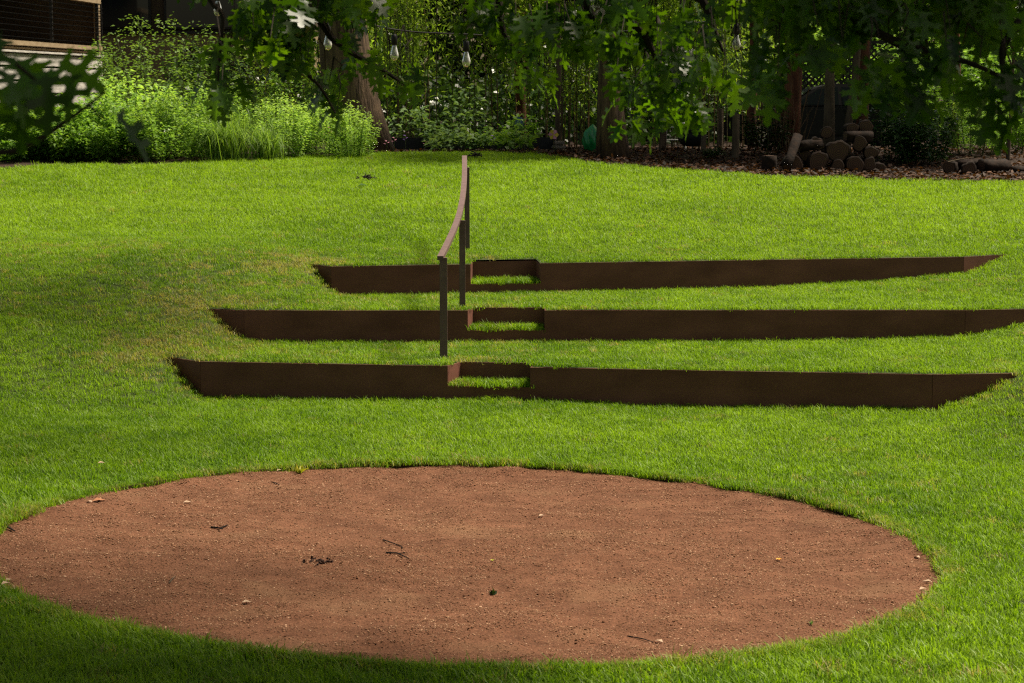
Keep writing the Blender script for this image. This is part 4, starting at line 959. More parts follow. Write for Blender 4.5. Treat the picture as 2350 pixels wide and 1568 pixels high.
Lc_.new(wv.outputs['Fac'], rc.inputs['Fac']); Lc_.new(rc.outputs[0], bc.inputs['Base Color']); bc.inputs['Roughness'].default_value = .9; M['cut'] = mc
def log(px, py, Y, r, L_, az, lab, tilt=0.0, name='log', cat='log', group='cut logs stacked at the wood edge'):
    c = at_y(px, py, Y); z = max(c[2], gz(c[0], Y) + r * .9 if tilt < .5 else c[2]); d = np.array([math.sin(az) * math.cos(tilt), math.cos(az) * math.cos(tilt), math.sin(tilt)])
    p0 = np.array([c[0], c[1], z]); n = 16; root_o = None
    rr = [r * (1.06 + .10 * math.sin(a * 2 + px) + .07 * math.sin(a * 3 + py * 1.7) + .05 * math.sin(a * 5 + py) + rng.normal(0, .03)) for a in np.linspace(0, 6.283, n, endpoint=False)]
    a_ = np.cross(d, [0, 0, 1.]) if abs(d[2]) < .9 else np.array([1., 0, 0]); a_ /= np.linalg.norm(a_); b2 = np.cross(a_, d); V = []
    for t in (0, .33, .66, 1):
        for k in range(n): q = 2 * math.pi * k / n; V.append(p0 + d * L_ * t + (a_ * math.cos(q) + b2 * math.sin(q)) * rr[k] * (1 + rng.normal(0, .045)))
    Fs = [(i * n + k, i * n + (k + 1) % n, (i + 1) * n + (k + 1) % n, (i + 1) * n + k) for i in range(3) for k in range(n)] + [tuple(range(n))[::-1], tuple(range(3 * n, 4 * n))]
    root = empty(name, tuple(p0), lab, cat, group); mesh_obj('bark', V, Fs, M['log'], root, True)
    for e_, s_ in ((0, -1), (3, 1)):
        Ve = [np.array(V[e_ * n + k]) * 1.0 + d * s_ * .004 for k in range(n)]; ce = np.mean(Ve, 0); Vc = [ce + (v - ce) * .90 for v in Ve] + [ce + d * s_ * .006]
        mesh_obj('cut_face', Vc, [(k, (k + 1) % n, n) for k in range(n)], M['cut'], root)
    return root
def lg(px, py, rpx, Y, L_, az, lab, tilt=0.0, **k): return log(px, py, Y, rpx * Y / F, L_, az, lab, tilt, **k)
YL = 37.0
lg(1924, 347, 25, YL - .1, .5, .08, 'biggest round log end in the middle of the pile'); lg(1878, 377, 23, YL - .15, .5, -.05, 'large round log end on the ground, left of centre in the pile')
lg(1922, 386, 15, YL - .2, .45, .1, 'small log on the ground under the biggest round one'); lg(1996, 379, 16, YL - .1, .5, .1, 'bright round log end at the right foot of the big pile')
lg(1963, 380, 20, YL - .12, .5, .0, 'dark round log end on the ground right of the biggest one'); lg(1826, 379, 18, YL - .2, .5, -.1, 'round log on the ground at the left of the big pile')
lg(1874, 331, 15, YL + .05, .5, .1, 'upright looking short log on top of the left large round one'); lg(1834, 338, 11, YL + .0, .4, 1.3, 'slanted log lying crosswise at the upper left of the pile', .15)
lg(1806, 385, 9, YL - .45, .75, .45, 'split log propped against the left side of the pile', .75); lg(1972, 330, 16, YL + .05, .5, .15, 'round log at the right shoulder of the pile')
lg(1999, 352, 15, YL + .0, .5, .1, 'dim round log above the bright end at the right'); lg(1988, 291, 15, YL + .4, .5, .1, 'dark round log on the very top of the pile'); lg(1940, 314, 11, YL + .1, .5, 1.2, 'thin log lying across the top of the biggest round one')
lg(1898, 305, 13, YL + .3, .5, .1, 'small dark log end at the upper middle of the pile'); lg(1955, 296, 13, YL + .35, .5, .05, 'dim log end under the topmost dark log'); lg(1850, 358, 13, YL + .05, .5, 0.1, 'small round log wedged between two left ground logs'); lg(2020, 388, 12, YL - .0, .5, .1, 'small end log at the outer right of the big pile')
lg(1766, 394, 15, YL - .2, .26, 0, 'upright tree stump with pale sides left of the log pile', math.pi / 2 - .02, name='stump', cat='stump', group=None)
G2 = 'short logs lying at the right lawn edge'
lg(2178, 388, 15, 37.1, .5, .5, 'round log end at the left of the small right pile', group=G2); lg(2224, 391, 16, 36.9, .5, .15, 'dark hollow looking log end in the middle of the small right pile', group=G2)
lg(2196, 377, 11, 37.3, .45, 1.35, 'pale log lying crosswise behind the small right pile', group=G2); lg(2252, 381, 15, 37.2, .5, 1.2, 'tan log lying crosswise right of the dark hollow end', group=G2); lg(2322, 392, 9, 37.3, .5, 1.4, 'orange brown log low at the right frame edge', group=G2)
p0, p1 = at_y(2175, 372, 37.0), at_y(2234, 361, 37.2); o = MB().tube([p0, (p0 + p1) / 2 + np.array([0, 0, .01]), p1], [.012, .011, .008], 6).build('stick', M['bark_pale']); tag(o, 'thin stick lying across the short logs at right', 'stick')
# dry leaves on the woodland floor and at the lawn edge
M['dryleaf'] = leafy('dry_leaf', (0.010, 0.004, 0.002), (0.030, 0.012, 0.005), (0.13, 0.055, 0.022), trans=.2, rough=.7)
n_ = 16000; px_ = rng.uniform(820, 2420, n_); Xl = px_ * 0.0; Yt = rng.uniform(-.25, 4.6, n_) ; Xl = (px_ - CX) / F * 39.5; Yl_ = edgeY(Xl) + Yt * np.abs(Yt) ** .3
zl = ground(Xl, Yl_) + rng.uniform(.012, .07, n_); D = rvec(n_); D[:, 2] *= .25; nr = rvec(n_) * .5; nr[:, 2] += 1; ln = .085 * rng.uniform(.5, 1.4, n_)
kp = (Yt > 0) | (rng.uniform(0, 1, n_) < .25)
Vv, Fq = cards(np.stack([Xl, Yl_, zl], 1)[kp], D[kp], nr[kp], ln[kp], ln[kp] * .6, .15)
o = link('leaf_litter', fast_mesh('leaf_litter', Vv, Fq, {'tone': np.repeat(rng.uniform(0, 1, kp.sum()), 4)}), M['dryleaf']); tag(o, kind='stuff')
# ------------------------------------------------------------------ the oaks whose branches hang into view
HALF = [(0, .010), (.17, .012), (.20, .045), (.215, .15), (.19, .23), (.235, .215), (.25, .285), (.28, .16), (.31, .085), (.40, .08), (.445, .13), (.475, .27), (.445, .36), (.50, .335), (.525, .455), (.555, .335), (.63, .36), (.575, .16), (.585, .085), (.66, .075), (.70, .12), (.745, .27), (.78, .225), (.84, .28), (.81, .12), (.82, .055), (.87, .10), (.90, .07), (.94, .085), (1.0, .0)]
def oak_leaf_geo(seed):
    r = np.random.default_rng(seed); bend = r.uniform(.15, .75); twist = r.uniform(-.5, .5); cup = r.uniform(-.05, .30); wl, wr = r.uniform(.85, 1.1, 2); curl = r.uniform(-.25, .25)
    P = [(t, w * wl) for t, w in HALF] ; Q = [(t, -w * wr) for t, w in HALF[:-1]]
    mids = [t for t, _ in HALF]
    V = []
    def put(t, w):
        z = cup * abs(w) - bend * t * t * .5 + .03 * math.sin(9 * t + seed) * (abs(w) > .15); x = w; a = twist * t
        x2 = x * math.cos(a) - 0 * z; z2 = z + x * math.sin(a); return (x2 + curl * t * t * .3, t * (1 - .12 * bend * t), z2)
    V = [put(t, w) for t, w in P] + [put(t, w) for t, w in Q] + [put(t, 0) for t in (.2, .33, .59, .82)]
    k = len(P); m0 = k + len(Q)
    # split each half at its sinuses so faces stay nearly flat
    def half(off, tip, rev):
        cuts = [(0, 2, None, m0), (2, 8, m0, m0 + 1), (8, 18, m0 + 1, m0 + 2), (18, 25, m0 + 2, m0 + 3), (25, 29, m0 + 3, None)]; out = []
        for a, b_, ma, mb_ in cuts:
            ring = [(off + i if i < 29 else tip) for i in range(a, b_ + 1)]
            if mb_ is not None: ring.append(mb_)
            if ma is not None: ring.append(ma)
            out.append(tuple(ring[::-1] if rev else ring))
        return out
    return np.array(V), half(0, 29, False) + half(k, 29, True)
LG = [oak_leaf_geo(300 + i) for i in range(9)]
M['oak'] = leafy('oak_leaf', (0.010, 0.030, 0.003), (0.026, 0.066, 0.005), (0.050, 0.110, 0.008), 'obj', .50, .36, .38, (4.4, 3.9, .55))
M['oak_mass'] = leafy('oak_leaf_mass', (0.010, 0.030, 0.003), (0.026, 0.066, 0.005), (0.050, 0.110, 0.008), 'attr', .50, .36, .38, (4.4, 3.9, .55))
M['oak_twig'] = surf('oak_twig_bark', (0.012, 0.008, 0.006), (0.040, 0.028, 0.020), 18, .95)
LM = []
for i, (v, f_) in enumerate(LG):
    me = raw_mesh('leaf', v, f_, True); me.materials.append(M['oak']); LM.append(me)
def frame(t, n):
    t = t / np.linalg.norm(t); x = np.cross(t, n); x /= np.linalg.norm(x); z = np.cross(x, t); return np.stack([x, t, z], 1)
def px3(x, y, Z): return at_y(x, y, Z)
def smooth_path(pts, m_=8):
    C_ = np.array(pts); out = []
    for i in range(len(C_) - 1):
        p0, p1, p2, p3 = C_[max(i - 1, 0)], C_[i], C_[i + 1], C_[min(i + 2, len(C_) - 1)]
        for f_ in np.linspace(0, 1, m_, endpoint=False): out.append(.5 * (2 * p1 + (p2 - p0) * f_ + (2 * p0 - 5 * p1 + 4 * p2 - p3) * f_ ** 2 + (3 * p1 - p0 - 3 * p2 + p3) * f_ ** 3))
    return out + [C_[-1]]
BULBS = [(500, 20, 'clear bulb hanging among dark leaves left of the leaning trunk'), (752, 98, 'clear bulb hanging in front of the leaning ridged trunk'), (905, 122, 'clear bulb on the long dark socket right of the leaning trunk'), (1070, 137, 'lowest clear bulb, hanging near the centre above the handrail'), (1690, 98, 'clear bulb showing among the dark oak leaves at upper right')]
def near_bulb(p, t, sz):
    for f_ in (0, .35, .7, 1):
        d = p + t / np.linalg.norm(t) * sz * f_ - CAMP; yy = d[1] * math.cos(PITCH) - d[2] * math.sin(PITCH); zz = d[1] * math.sin(PITCH) + d[2] * math.cos(PITCH)
        if any(math.hypot(CX + F * d[0] / yy - x_, (CY - F * zz / yy - y_) * .8) < 38 for x_, y_, _ in BULBS): return True
    return False
class Oak:
    def __init__(s, base, label, top, r):
        s.root = empty('oak_tree', base, label, 'tree', 'oaks whose branches hang into view'); s.leaves = []; s.br = MB(); s.base = np.array(base); s.top = np.array(top)
        MB().tube(trunk_path(s.base - [0, 0, .3], s.top, 8, .04), list(np.linspace(r * 1.25, r * .6, 8)), 14, True, .1).build('trunk', M['bark'], s.root, True)
    def limb(s, pts, r0, r1, n=7):
        s.br.tube(pts, list(np.linspace(r0, r1, len(pts))), n, False)
    def leaf(s, p, size, tdir, nrm): s.leaves.append((p, size, tdir, nrm))
    def sprig(s, p, size, n, out):
        """a whorl of leaves round a twig end"""
        for i in range(n):
            a = rng.uniform(0, 6.283); t = np.array([math.cos(a), math.sin(a) * .9, 0]) * rng.uniform(.25, .8) + np.array([0, 0, -rng.uniform(.25, 1.1)]) + out * .5
            nr = np.array([math.cos(a) * .8, math.sin(a) * .8 - .35, .75]) + rng.normal(0, .38, 3)
            s.leaf(p + rng.normal(0, .02, 3), size * rng.uniform(.68, 1.15), t, nr)
    def cluster(s, x, y, Z, n, sx, sy, size=.15, link_to=None):
        c = px3(x, y, Z); k = max(1, round(n / 4))
        for i in range(k):
            p = px3(x + rng.normal(0, sx * .6), y + rng.normal(0, sy * .6), Z + rng.normal(0, .25))
            out = np.array([rng.normal(0, .4), rng.normal(0, .3), -.2])
            q = np.array(link_to) if link_to is not None else c + np.array([0, .05, .15])
            m_ = (p + q) / 2 + np.array([0, 0, .04]) + rng.normal(0, .015, 3)
            s.br.tube([q, m_, p], [.0036, .0026, .0014], 5, False)
            s.sprig(p, size, 4 if n >= 4 else n, out)
    def finish(s, nmax):
        s.br.build('branch', M['oak_twig'], s.root)['kind'] = 'stuff'
        L_ = [l for l in s.leaves if not near_bulb(l[0], l[2], l[1])]      # the lamps hang clear of the leaves
        def shown(l):
            d = np.array(l[0]) - CAMP; yy = d[1] * math.cos(PITCH) - d[2] * math.sin(PITCH); zz = d[1] * math.sin(PITCH) + d[2] * math.cos(PITCH)
            px, py = CX + F * d[0] / yy, CY - F * zz / yy; vis = -60 < px < 2410 and -40 < py < 600; return (l[1] * F / yy) if vis else 0
        L_ = sorted(L_, key=shown, reverse=True); one, rest = L_[:nmax], L_[nmax:]
        for p, sz, t, nr in one:
            o = link('leaf', LM[rng.integers(0, len(LM))], None, s.root); R = frame(t, nr) * sz
            Mx = Matrix(((*R[0], 0), (*R[1], 0), (*R[2], 0), (0, 0, 0, 1))); Mx.translation = Vector(local(s.root, np.array([p]))[0]); o.matrix_basis = Mx
        V = []; Fs = []; T = []; k = 0
        for p, sz, t, nr in rest:
            v, f_ = LG[rng.integers(0, len(LG))]; R = frame(t, nr) * sz; V.append(v @ R.T + p); Fs += [tuple(i + k for i in g) for g in f_]; k += len(v); T += [rng.uniform()] * len(v)
        if V:
            me = raw_mesh('foliage', local(s.root, np.concatenate(V)), Fs, True); a = me.attributes.new('tone', 'FLOAT', 'POINT'); a.data.foreach_set('value', np.array(T, np.float32))
            link('foliage', me, M['oak_mass'], s.root)['kind'] = 'stuff'

SHADE_CROWN_R = [(4.9, 8.4, 7.2, 1.6, 1.6, 1.0, 2500), (3.1, 8.1, 6.3, 1.3, 1.2, .6, 2600), (.9, 10.5, 6.5, .8, .9, .4, 900), (2.3, 11.7, 6.2, 1.3, .9, .5, 2600), (.9, 11.6, 6.0, 1.8, 1.1, .6, 8000), (-.2, 12.4, 6.3, 1.2, 1.0, .5, 2400)]
SHADE_CROWN_L = [(1.0, 5.5, 5.5, 1.5, 1.5, .6, 4200), (-.6, 4.7, 4.7, 1.6, 1.4, .4, 3600), (-1.3, 12.6, 6.2, 1.9, 1.5, .7, 5200), (.3, 14.9, 8.6, 3.4, 2.2, .8, 2700), (-1.0, 21.3, 8.2, 3.5, 3.8, .7, 1700), (-.9, 24.9, 9.4, 3.6, 2.2, .6, 900), (-2.4, 17.5, 7.4, 2.2, 2.4, .6, 2300), (-6.5, 9, 7.5, 2.5, 2.5, 1.2, 4000)]
# right hand oak: trunk beyond the right edge of the frame, long limbs drooping across the top
ok = Oak((5.2, 8.2, .0), 'large oak whose lobed leafy branches hang across the top of the picture', (4.9, 8.4, 5.2), .27)
hub = np.array([4.9, 8.4, 4.7])
def limb_px(o, hub_, pts, r0, r1):
    P = [px3(*q) for q in pts]; h = np.array(hub_) + rng.normal(0, .12, 3); d = P[0] - h; L_ = np.linalg.norm(d)
    side = np.array([-d[1], d[0], 0]) / max(L_, 1e-6)
    # the limb rises from the trunk, wanders and then droops towards its tip
    way = [h + d * t + np.array([0, 0, .55 * L_ ** .5 * math.sin(math.pi * t ** .8) * .5]) + side * rng.normal(0, .05) * L_ ** .5 + rng.normal(0, .03, 3) for t in (0, .16, .34, .52, .68, .84)]
    path_ = smooth_path(way + P, 5); n_ = len(path_); k = 5 * len(way)
    rad = np.concatenate([np.linspace(r0 * 1.5, r0, k), np.linspace(r0, r1, n_ - k)])
    o.br.tube(path_, list(rad), 7, False, .15)
    # short side twigs along the hidden stretch
    for q in range(6, k, 4):
        a = np.array(path_[q]); e_ = a + rng.normal(0, .22, 3) + np.array([0, 0, -.05]); o.br.tube([a, (a + e_) / 2 + rng.normal(0, .03, 3), e_], [.007, .005, .002], 5, False)
        o.sprig(e_, .14, 5, np.array([0, 0, -.2]))
    return P
limb_px(ok, hub, [(1790, -60, 7.6), (1895, 0, 7.4), (1960, 42, 7.3), (2020, 78, 7.2), (2110, 112, 7.2), (2240, 150, 7.1), (2350, 205, 7.1)], .022, .006)
limb_px(ok, hub, [(1905, -40, 7.5), (1945, 30, 7.4), (2030, 90, 7.4), (2100, 125, 7.5)], .016, .004)
limb_px(ok, hub, [(1380, -70, 9.3), (1425, 0, 9.3), (1440, 40, 9.3), (1478, 78, 9.3), (1505, 130, 9.3), (1525, 160, 9.3), (1560, 200, 9.3)], .026, .005)
limb_px(ok, hub, [(1300, -60, 9.4), (1335, 0, 9.4), (1375, 60, 9.4), (1400, 110, 9.4), (1440, 190, 9.4)], .025, .005)
limb_px(ok, hub, [(1120, -60, 9.6), (1143, 0, 9.6), (1150, 55, 9.6), (1166, 92, 9.6), (1200, 145, 9.6), (1225, 175, 9.6)], .022, .004)
limb_px(ok, hub, [(1120, -50, 9.8), (1090, 0, 9.8), (1066, 35, 9.8), (1060, 62, 9.8)], .018, .004)
limb_px(ok, hub, [(1560, -60, 8.8), (1612, 0, 8.8), (1640, 70, 8.8), (1660, 120, 8.8)], .025, .005)
limb_px(ok, hub, [(2300, -60, 7.6), (2200, 10, 7.6), (2150, 40, 7.6)], .02, .005)
limb_px(ok, hub, [(2350, 40, 7.2), (2300, 150, 7.2), (2345, 260, 7.2)], .016, .004)
limb_px(ok, hub, [(720, -60, 9.4), (745, 60, 9.4), (790, 110, 9.4), (860, 150, 9.4), (915, 185, 9.4), (958, 215, 9.4)], .02, .0035)
limb_px(ok, hub, [(640, -60, 9.3), (660, 60, 9.3), (690, 150, 9.3), (735, 200, 9.3), (770, 260, 9.3)], .018, .0035)
limb_px(ok, hub, [(520, -60, 9.0), (512, 40, 9.0), (505, 120, 9.0), (500, 190, 9.0)], .014, .0035)
CL = [  # picture column, row, distance, leaves, spread x, spread y, leaf length
 # right: larger, nearer, darker
 (1760, 10, 7.4, 40, 75, 30, .15), (1860, 40, 7.4, 40, 65, 35, .15), (1960, 25, 7.6, 36, 60, 30, .15), (2070, 30, 7.6, 40, 70, 30, .15), (2180, 30, 7.6, 40, 65, 30, .15), (2290, 40, 7.4, 40, 55, 35, .15),
 (1710, 110, 7.2, 26, 38, 35, .155), (1790, 110, 7.2, 16, 35, 30, .155), (1770, 185, 7.2, 10, 22, 25, .155), (1690, 160, 7.4, 10, 18, 25, .15), (1870, 105, 7.2, 10, 35, 20, .15), (1935, 120, 7.2, 14, 28, 22, .155), (2000, 165, 7.2, 16, 30, 30, .155),
 (2080, 150, 7.1, 14, 28, 24, .15), (2130, 235, 7.0, 14, 30, 28, .165), (2085, 205, 7.0, 7, 20, 20, .16), (2150, 110, 7.3, 16, 38, 22, .15), (2230, 120, 7.1, 18, 35, 28, .155), (2225, 195, 7.1, 12, 26, 26, .155), (2290, 150, 7.1, 16, 32, 30, .155), (2310, 230, 7.0, 14, 22, 28, .16), (2335, 290, 7.0, 9, 12, 18, .16), (2170, 170, 7.1, 8, 25, 22, .15),
 # middle: backlit, bright
 (1060, 40, 9.8, 6, 12, 20, .14), (1078, 92, 9.8, 5, 10, 14, .14), (1110, 10, 9.7, 14, 30, 16, .14), (1150, 45, 9.6, 10, 22, 20, .14), (1185, 30, 9.6, 12, 25, 20, .14), (1160, 105, 9.6, 8, 18, 18, .14), (1215, 110, 9.6, 10, 20, 20, .14), (1195, 165, 9.6, 8, 16, 16, .14), (1235, 190, 9.6, 6, 16, 12, .13), (1262, 180, 9.6, 3, 8, 8, .12),
 (1260, 40, 9.4, 26, 35, 32, .14), (1300, 90, 9.4, 16, 26, 26, .14), (1340, 30, 9.4, 24, 32, 28, .14), (1390, 60, 9.3, 20, 30, 28, .14), (1370, 130, 9.4, 14, 22, 24, .14), (1440, 20, 9.3, 22, 30, 24, .14), (1450, 110, 9.3, 18, 26, 30, .14), (1500, 60, 9.2, 22, 30, 30, .14), (1510, 140, 9.2, 22, 26, 28, .14),
 (1430, 190, 9.4, 13, 22, 22, .14), (1480, 215, 9.3, 20, 24, 26, .14), (1450, 285, 9.3, 10, 20, 18, .14), (1540, 200, 9.2, 20, 24, 26, .14), (1520, 260, 9.2, 14, 20, 20, .14), (1575, 130, 9.0, 20, 24, 28, .14), (1590, 225, 9.1, 12, 16, 22, .14), (1600, 258, 9.1, 5, 8, 12, .14), (1620, 160, 8.9, 16, 22, 24, .14), (1570, 50, 9.0, 26, 35, 30, .14), (1640, 80, 8.7, 20, 26, 30, .145), (1660, 20, 8.6, 22, 35, 22, .145), (1660, 190, 8.8, 6, 12, 14, .14), (1695, 195, 8.2, 5, 8, 12, .14),
 # left of centre
 (600, 20, 9.2, 30, 40, 26, .14), (660, 50, 9.3, 34, 40, 32, .14), (720, 30, 9.3, 36, 42, 28, .14), (780, 25, 9.3, 30, 35, 26, .14), (835, 25, 9.4, 16, 28, 22, .14), (700, 95, 9.3, 24, 36, 24, .14), (640, 100, 9.2, 16, 28, 24, .14), (580, 80, 9.1, 14, 25, 26, .14), (760, 85, 9.4, 12, 25, 20, .14), (530, 30, 9.0, 16, 24, 24, .14), (470, 20, 9.0, 6, 14, 16, .14),
 (500, 110, 9.0, 8, 16, 22, .14), (535, 165, 9.0, 7, 14, 22, .14), (498, 195, 9.0, 7, 12, 18, .14), (500, 235, 9.0, 4, 7, 10, .13), (680, 165, 9.3, 12, 24, 20, .14), (730, 190, 9.3, 9, 18, 16, .14), (765, 235, 9.3, 8, 12, 16, .14), (775, 272, 9.3, 4, 7, 10, .13), (800, 140, 9.4, 7, 16, 14, .14), (860, 135, 9.4, 8, 14, 14, .14), (885, 165, 9.4, 8, 14, 14, .14), (925, 160, 9.4, 9, 12, 12, .14), (945, 190, 9.4, 6, 9, 9, .13), (870, 40, 9.5, 8, 12, 20, .14)]
for (x_, y_, Z_, n_c, sx_, sy_, sz_) in CL:
    big = x_ > 1660
    ok.cluster(x_, y_ - (34 if big else 20), Z_, max(3, round(n_c * ((.85 if y_ < 90 else .55) if big else (1.05 if y_ < 120 else .85)))), sx_, sy_, sz_ * (.98 if big else .98))
# more of the same spray above and beside the frame
for i_ in range(34):
    x_ = rng.uniform(380, 3000); y_ = -rng.uniform(45, 230) if x_ < 2400 else rng.uniform(-180, 180)
    ok.cluster(x_, y_, 9.3 if x_ < 1660 else 7.4, 14, 60, 34, .14)
# the crown out of sight above: blobs placed to shade the left lawn, circle and near leaves
def crown_cards(o, blobs, n, leaf=.16):
    C = []
    for (x, y, z, rx, ry, rz, w) in blobs:
        k = int(n * w); cc = rvec(26) * rng.uniform(.2, 1, (26, 1)) ** .5 * [rx, ry, rz] + [x, y, z]; kk = rng.integers(0, 26, k)
        C.append(cc[kk] + rvec(k) * rng.uniform(0, 1, (k, 1)) ** .4 * min(rx, ry) * .38)
    C = np.concatenate(C); m_ = len(C); D = rvec(m_); D[:, 2] -= .5; nr = rvec(m_) * .6; nr[:, 2] += .9; ln = leaf * rng.uniform(.7, 1.3, m_)
    foliage('crown', o.root, C, D, nr, ln, ln * .7, rng.uniform(0, 1, m_), M['oak_mass'])
crown_cards(ok, SHADE_CROWN_R, 1.0)
ok.finish(300)
# left hand oak: close to the viewer, only one twig dips into the picture
ol = Oak((-6.6, 8.8, .1), 'nearest oak whose blurred dark leaves dip in at the left frame edge', (-6.4, 9.0, 5.4), .34)
h2 = np.array([-6.4, 9.0, 4.8])
limb_px(ol, h2, [(-420, 200, 4.6), (-200, 330, 4.5), (0, 350, 4.5), (80, 325, 4.5), (150, 280, 4.5), (205, 240, 4.45), (240, 212, 4.4)], .009, .0025)
limb_px(ol, h2, [(-300, 60, 4.4), (-80, 90, 4.4), (10, 130, 4.4), (90, 190, 4.4)], .007, .003)
for x, y, ang_, sz in ((5, 100, 100, .12), (30, 150, 60, .15), (70, 150, 75, .15), (100, 180, 80, .15), (60, 225, 100, .155), (20, 215, 110, .14), (110, 165, 30, .14), (150, 185, 80, .12), (0, 180, 60, .14), (245, 275, 52, .145), (75, 250, 120, .12), (-20, 220, 60, .14)):
    p = px3(x, y - 38, 4.4 + rng.normal(0, .08)); sz *= 1.0; a = math.radians(ang_); t = np.array([math.cos(a), rng.normal(0, .25), -math.sin(a)]); ol.leaf(p, sz, t, np.array([.3, -.7, .6]) + rng.normal(0, .35, 3))
ol.br.tube([px3(205, 240, 4.45), px3(222, 262, 4.42), px3(245, 276, 4.4)], [.003, .0025, .002], 5)
crown_cards(ol, SHADE_CROWN_L, 1.0)
ol.finish(60)

# ------------------------------------------------------------------ string light
M['glass'], Ng, Lg, bg_ = new_mat('bulb_glass'); bg_.inputs['Base Color'].default_value = (.95, .95, .93, 1); bg_.inputs['Roughness'].default_value = .12; bg_.inputs['Transmission Weight'].default_value = .62; bg_.inputs['IOR'].default_value = 1.25; bg_.inputs['Specular IOR Level'].default_value = .9
M['filament'] = surf('filament', (.5, .46, .36), (.65, .6, .5), 20, .4)
ZB = 14.0
CAB = [(300, -75), (500, -38), (752, 28), (905, 68), (1070, 79), (1300, 84), (1690, 40), (1900, -10), (2100, -90)]
o = MB().tube(smooth_path([px3(x, y, ZB) for x, y in CAB]), .0055, 6).build('light_cable', M['black']); tag(o, 'thin dark cable of a string light sagging across the top of the view', 'cable')
for x, y, lab in BULBS:
    c = px3(x, y, ZB); ty = float(np.interp(x, [q[0] for q in CAB], [q[1] for q in CAB])); tz = px3(x, ty, ZB)[2]
    r = empty('hanging_bulb', (c[0], c[1], tz), lab, 'light bulb', 'clear bulbs of the string light')
    zt = c[2] + .055
    MB().tube([(c[0], c[1], tz), (c[0], c[1], zt + .055)], .004, 5).build('cord', M['black'], r)
    MB().lathe([(.010, .062), (.017, .058), (.019, .04), (.021, .0), (.017, -.004)], (c[0], c[1], zt), 12).build('socket', M['black'], r, True)
    MB().lathe([(.012, 0), (.014, -.011), (.021, -.036), (.027, -.060), (.026, -.075), (.017, -.092), (.005, -.098)], (c[0], c[1], zt - .004), 16).build('glass_bulb', M['glass'], r, True)
    mb = MB()
    for k in range(4):
        a = k * 1.57; mb.tube([(c[0] + math.cos(a) * .006, c[1] + math.sin(a) * .006, zt - .02), (c[0] + math.cos(a) * .012, c[1] + math.sin(a) * .012, zt - .075)], .0016, 4)
    mb.tube([(c[0], c[1], zt), (c[0], c[1], zt - .05)], .003, 5); mb.build('filament', M['filament'], r)['kind'] = 'stuff'
# ------------------------------------------------------------------ small things on the circle and the lawn
def gpos(x, y, lift=.0):
    d = ray(x, y); t = np.linspace(8, 45, 7000); P = CAMP + d * t[:, None]
    h = np.where(np.hypot(P[:, 0] - PITC[0], P[:, 1] - PITC[1]) < PITR, gravZ(P[:, 0], P[:, 1]), ground(P[:, 0], P[:, 1]))
    i = int(np.argmax(P[:, 2] <= h)); return np.array([P[i, 0], P[i, 1], h[i] + lift])
def twig(pts, r, lab, mat='twig', side=None):
    r = r * .78
    P = [gpos(x, y, r * 1.1 + .004 * (i % 2)) for i, (x, y) in enumerate(pts)]; mb = MB(); mb.tube(P, [r, r * .9] + [r * .6] * (len(P) - 2) if len(P) > 2 else r, 6, True, .3)
    if side: Q = [gpos(x, y, r * 1.2 + .012 * i) for i, (x, y) in enumerate(side)]; mb.tube(Q, [r * .6] * len(Q), 5)
    o = mb.build('twig', M[mat]); tag(o, lab, 'twig', 'twigs fallen on the gravel circle')
twig([(484, 1212), (505, 1216), (522, 1208)], .008, 'dark forked twig at the upper left of the gravel circle', side=[(500, 1215), (511, 1221)])
twig([(879, 1241), (905, 1251), (922, 1256), (924, 1262)], .006, 'upper of two dark twigs near the centre of the gravel circle')
twig([(886, 1270), (912, 1273), (938, 1284)], .007, 'lower of two dark twigs near the centre of the gravel circle', side=[(915, 1273), (930, 1276)])
twig([(388, 1340), (396, 1332), (402, 1324)], .006, 'short pale twig in the left half of the gravel circle', 'bark_pale')
twig([(624, 1108), (634, 1112), (641, 1115)], .006, 'little twig near the far left rim of the gravel circle')
twig([(1440, 1462), (1475, 1470), (1500, 1476)], .005, 'thin dark twig near the front rim of the gravel circle')
twig([(8, 1212), (24, 1218), (34, 1222)], .010, 'short dark stick lying over the edging at far left')
# crumbs of dark soil
bm = bmesh.new(); me = bpy.data.meshes.new('soil_clump'); mb = MB()
c0 = gpos(733, 1292)
for i in range(34):
    c = c0 + np.array([rng.normal(0, .055), rng.normal(0, .05), rng.uniform(0, .012)]); mb.box(c, rng.uniform(.006, .018, 3), Matrix.Rotation(rng.uniform(0, 3), 3, 'Z') @ Matrix.Rotation(rng.uniform(0, 3), 3, 'X'))
o = mb.build('soil_clump', surf('dark_wet_soil', (0.03, 0.014, 0.009), (0.06, 0.028, 0.018), 20, .95)); tag(o, 'dark crumbled clod of soil left of centre on the gravel circle', 'soil clod')
def litter_leaf(x, y, sz, col, lab, az, lift=.012, name='fallen_leaf', cat='fallen leaf', group='leaves fallen on the gravel circle'):
    p = gpos(x, y, lift); t = np.array([math.cos(az), math.sin(az), .12]); Vv, Fq = cards(np.array([p - t * sz / 2]), np.array([t]), np.array([[.1, -.15, 1.]]), [sz], [sz * .55], .22)
    o = link(name, fast_mesh(name, Vv, Fq), col); tag(o, lab, cat, group)
tan = surf('tan_dry_leaf', (0.30, 0.20, 0.13), (0.45, 0.32, 0.23), 40, .8); rusty = surf('rusty_dry_leaf', (0.22, 0.09, 0.04), (0.32, 0.14, 0.07), 40, .8)
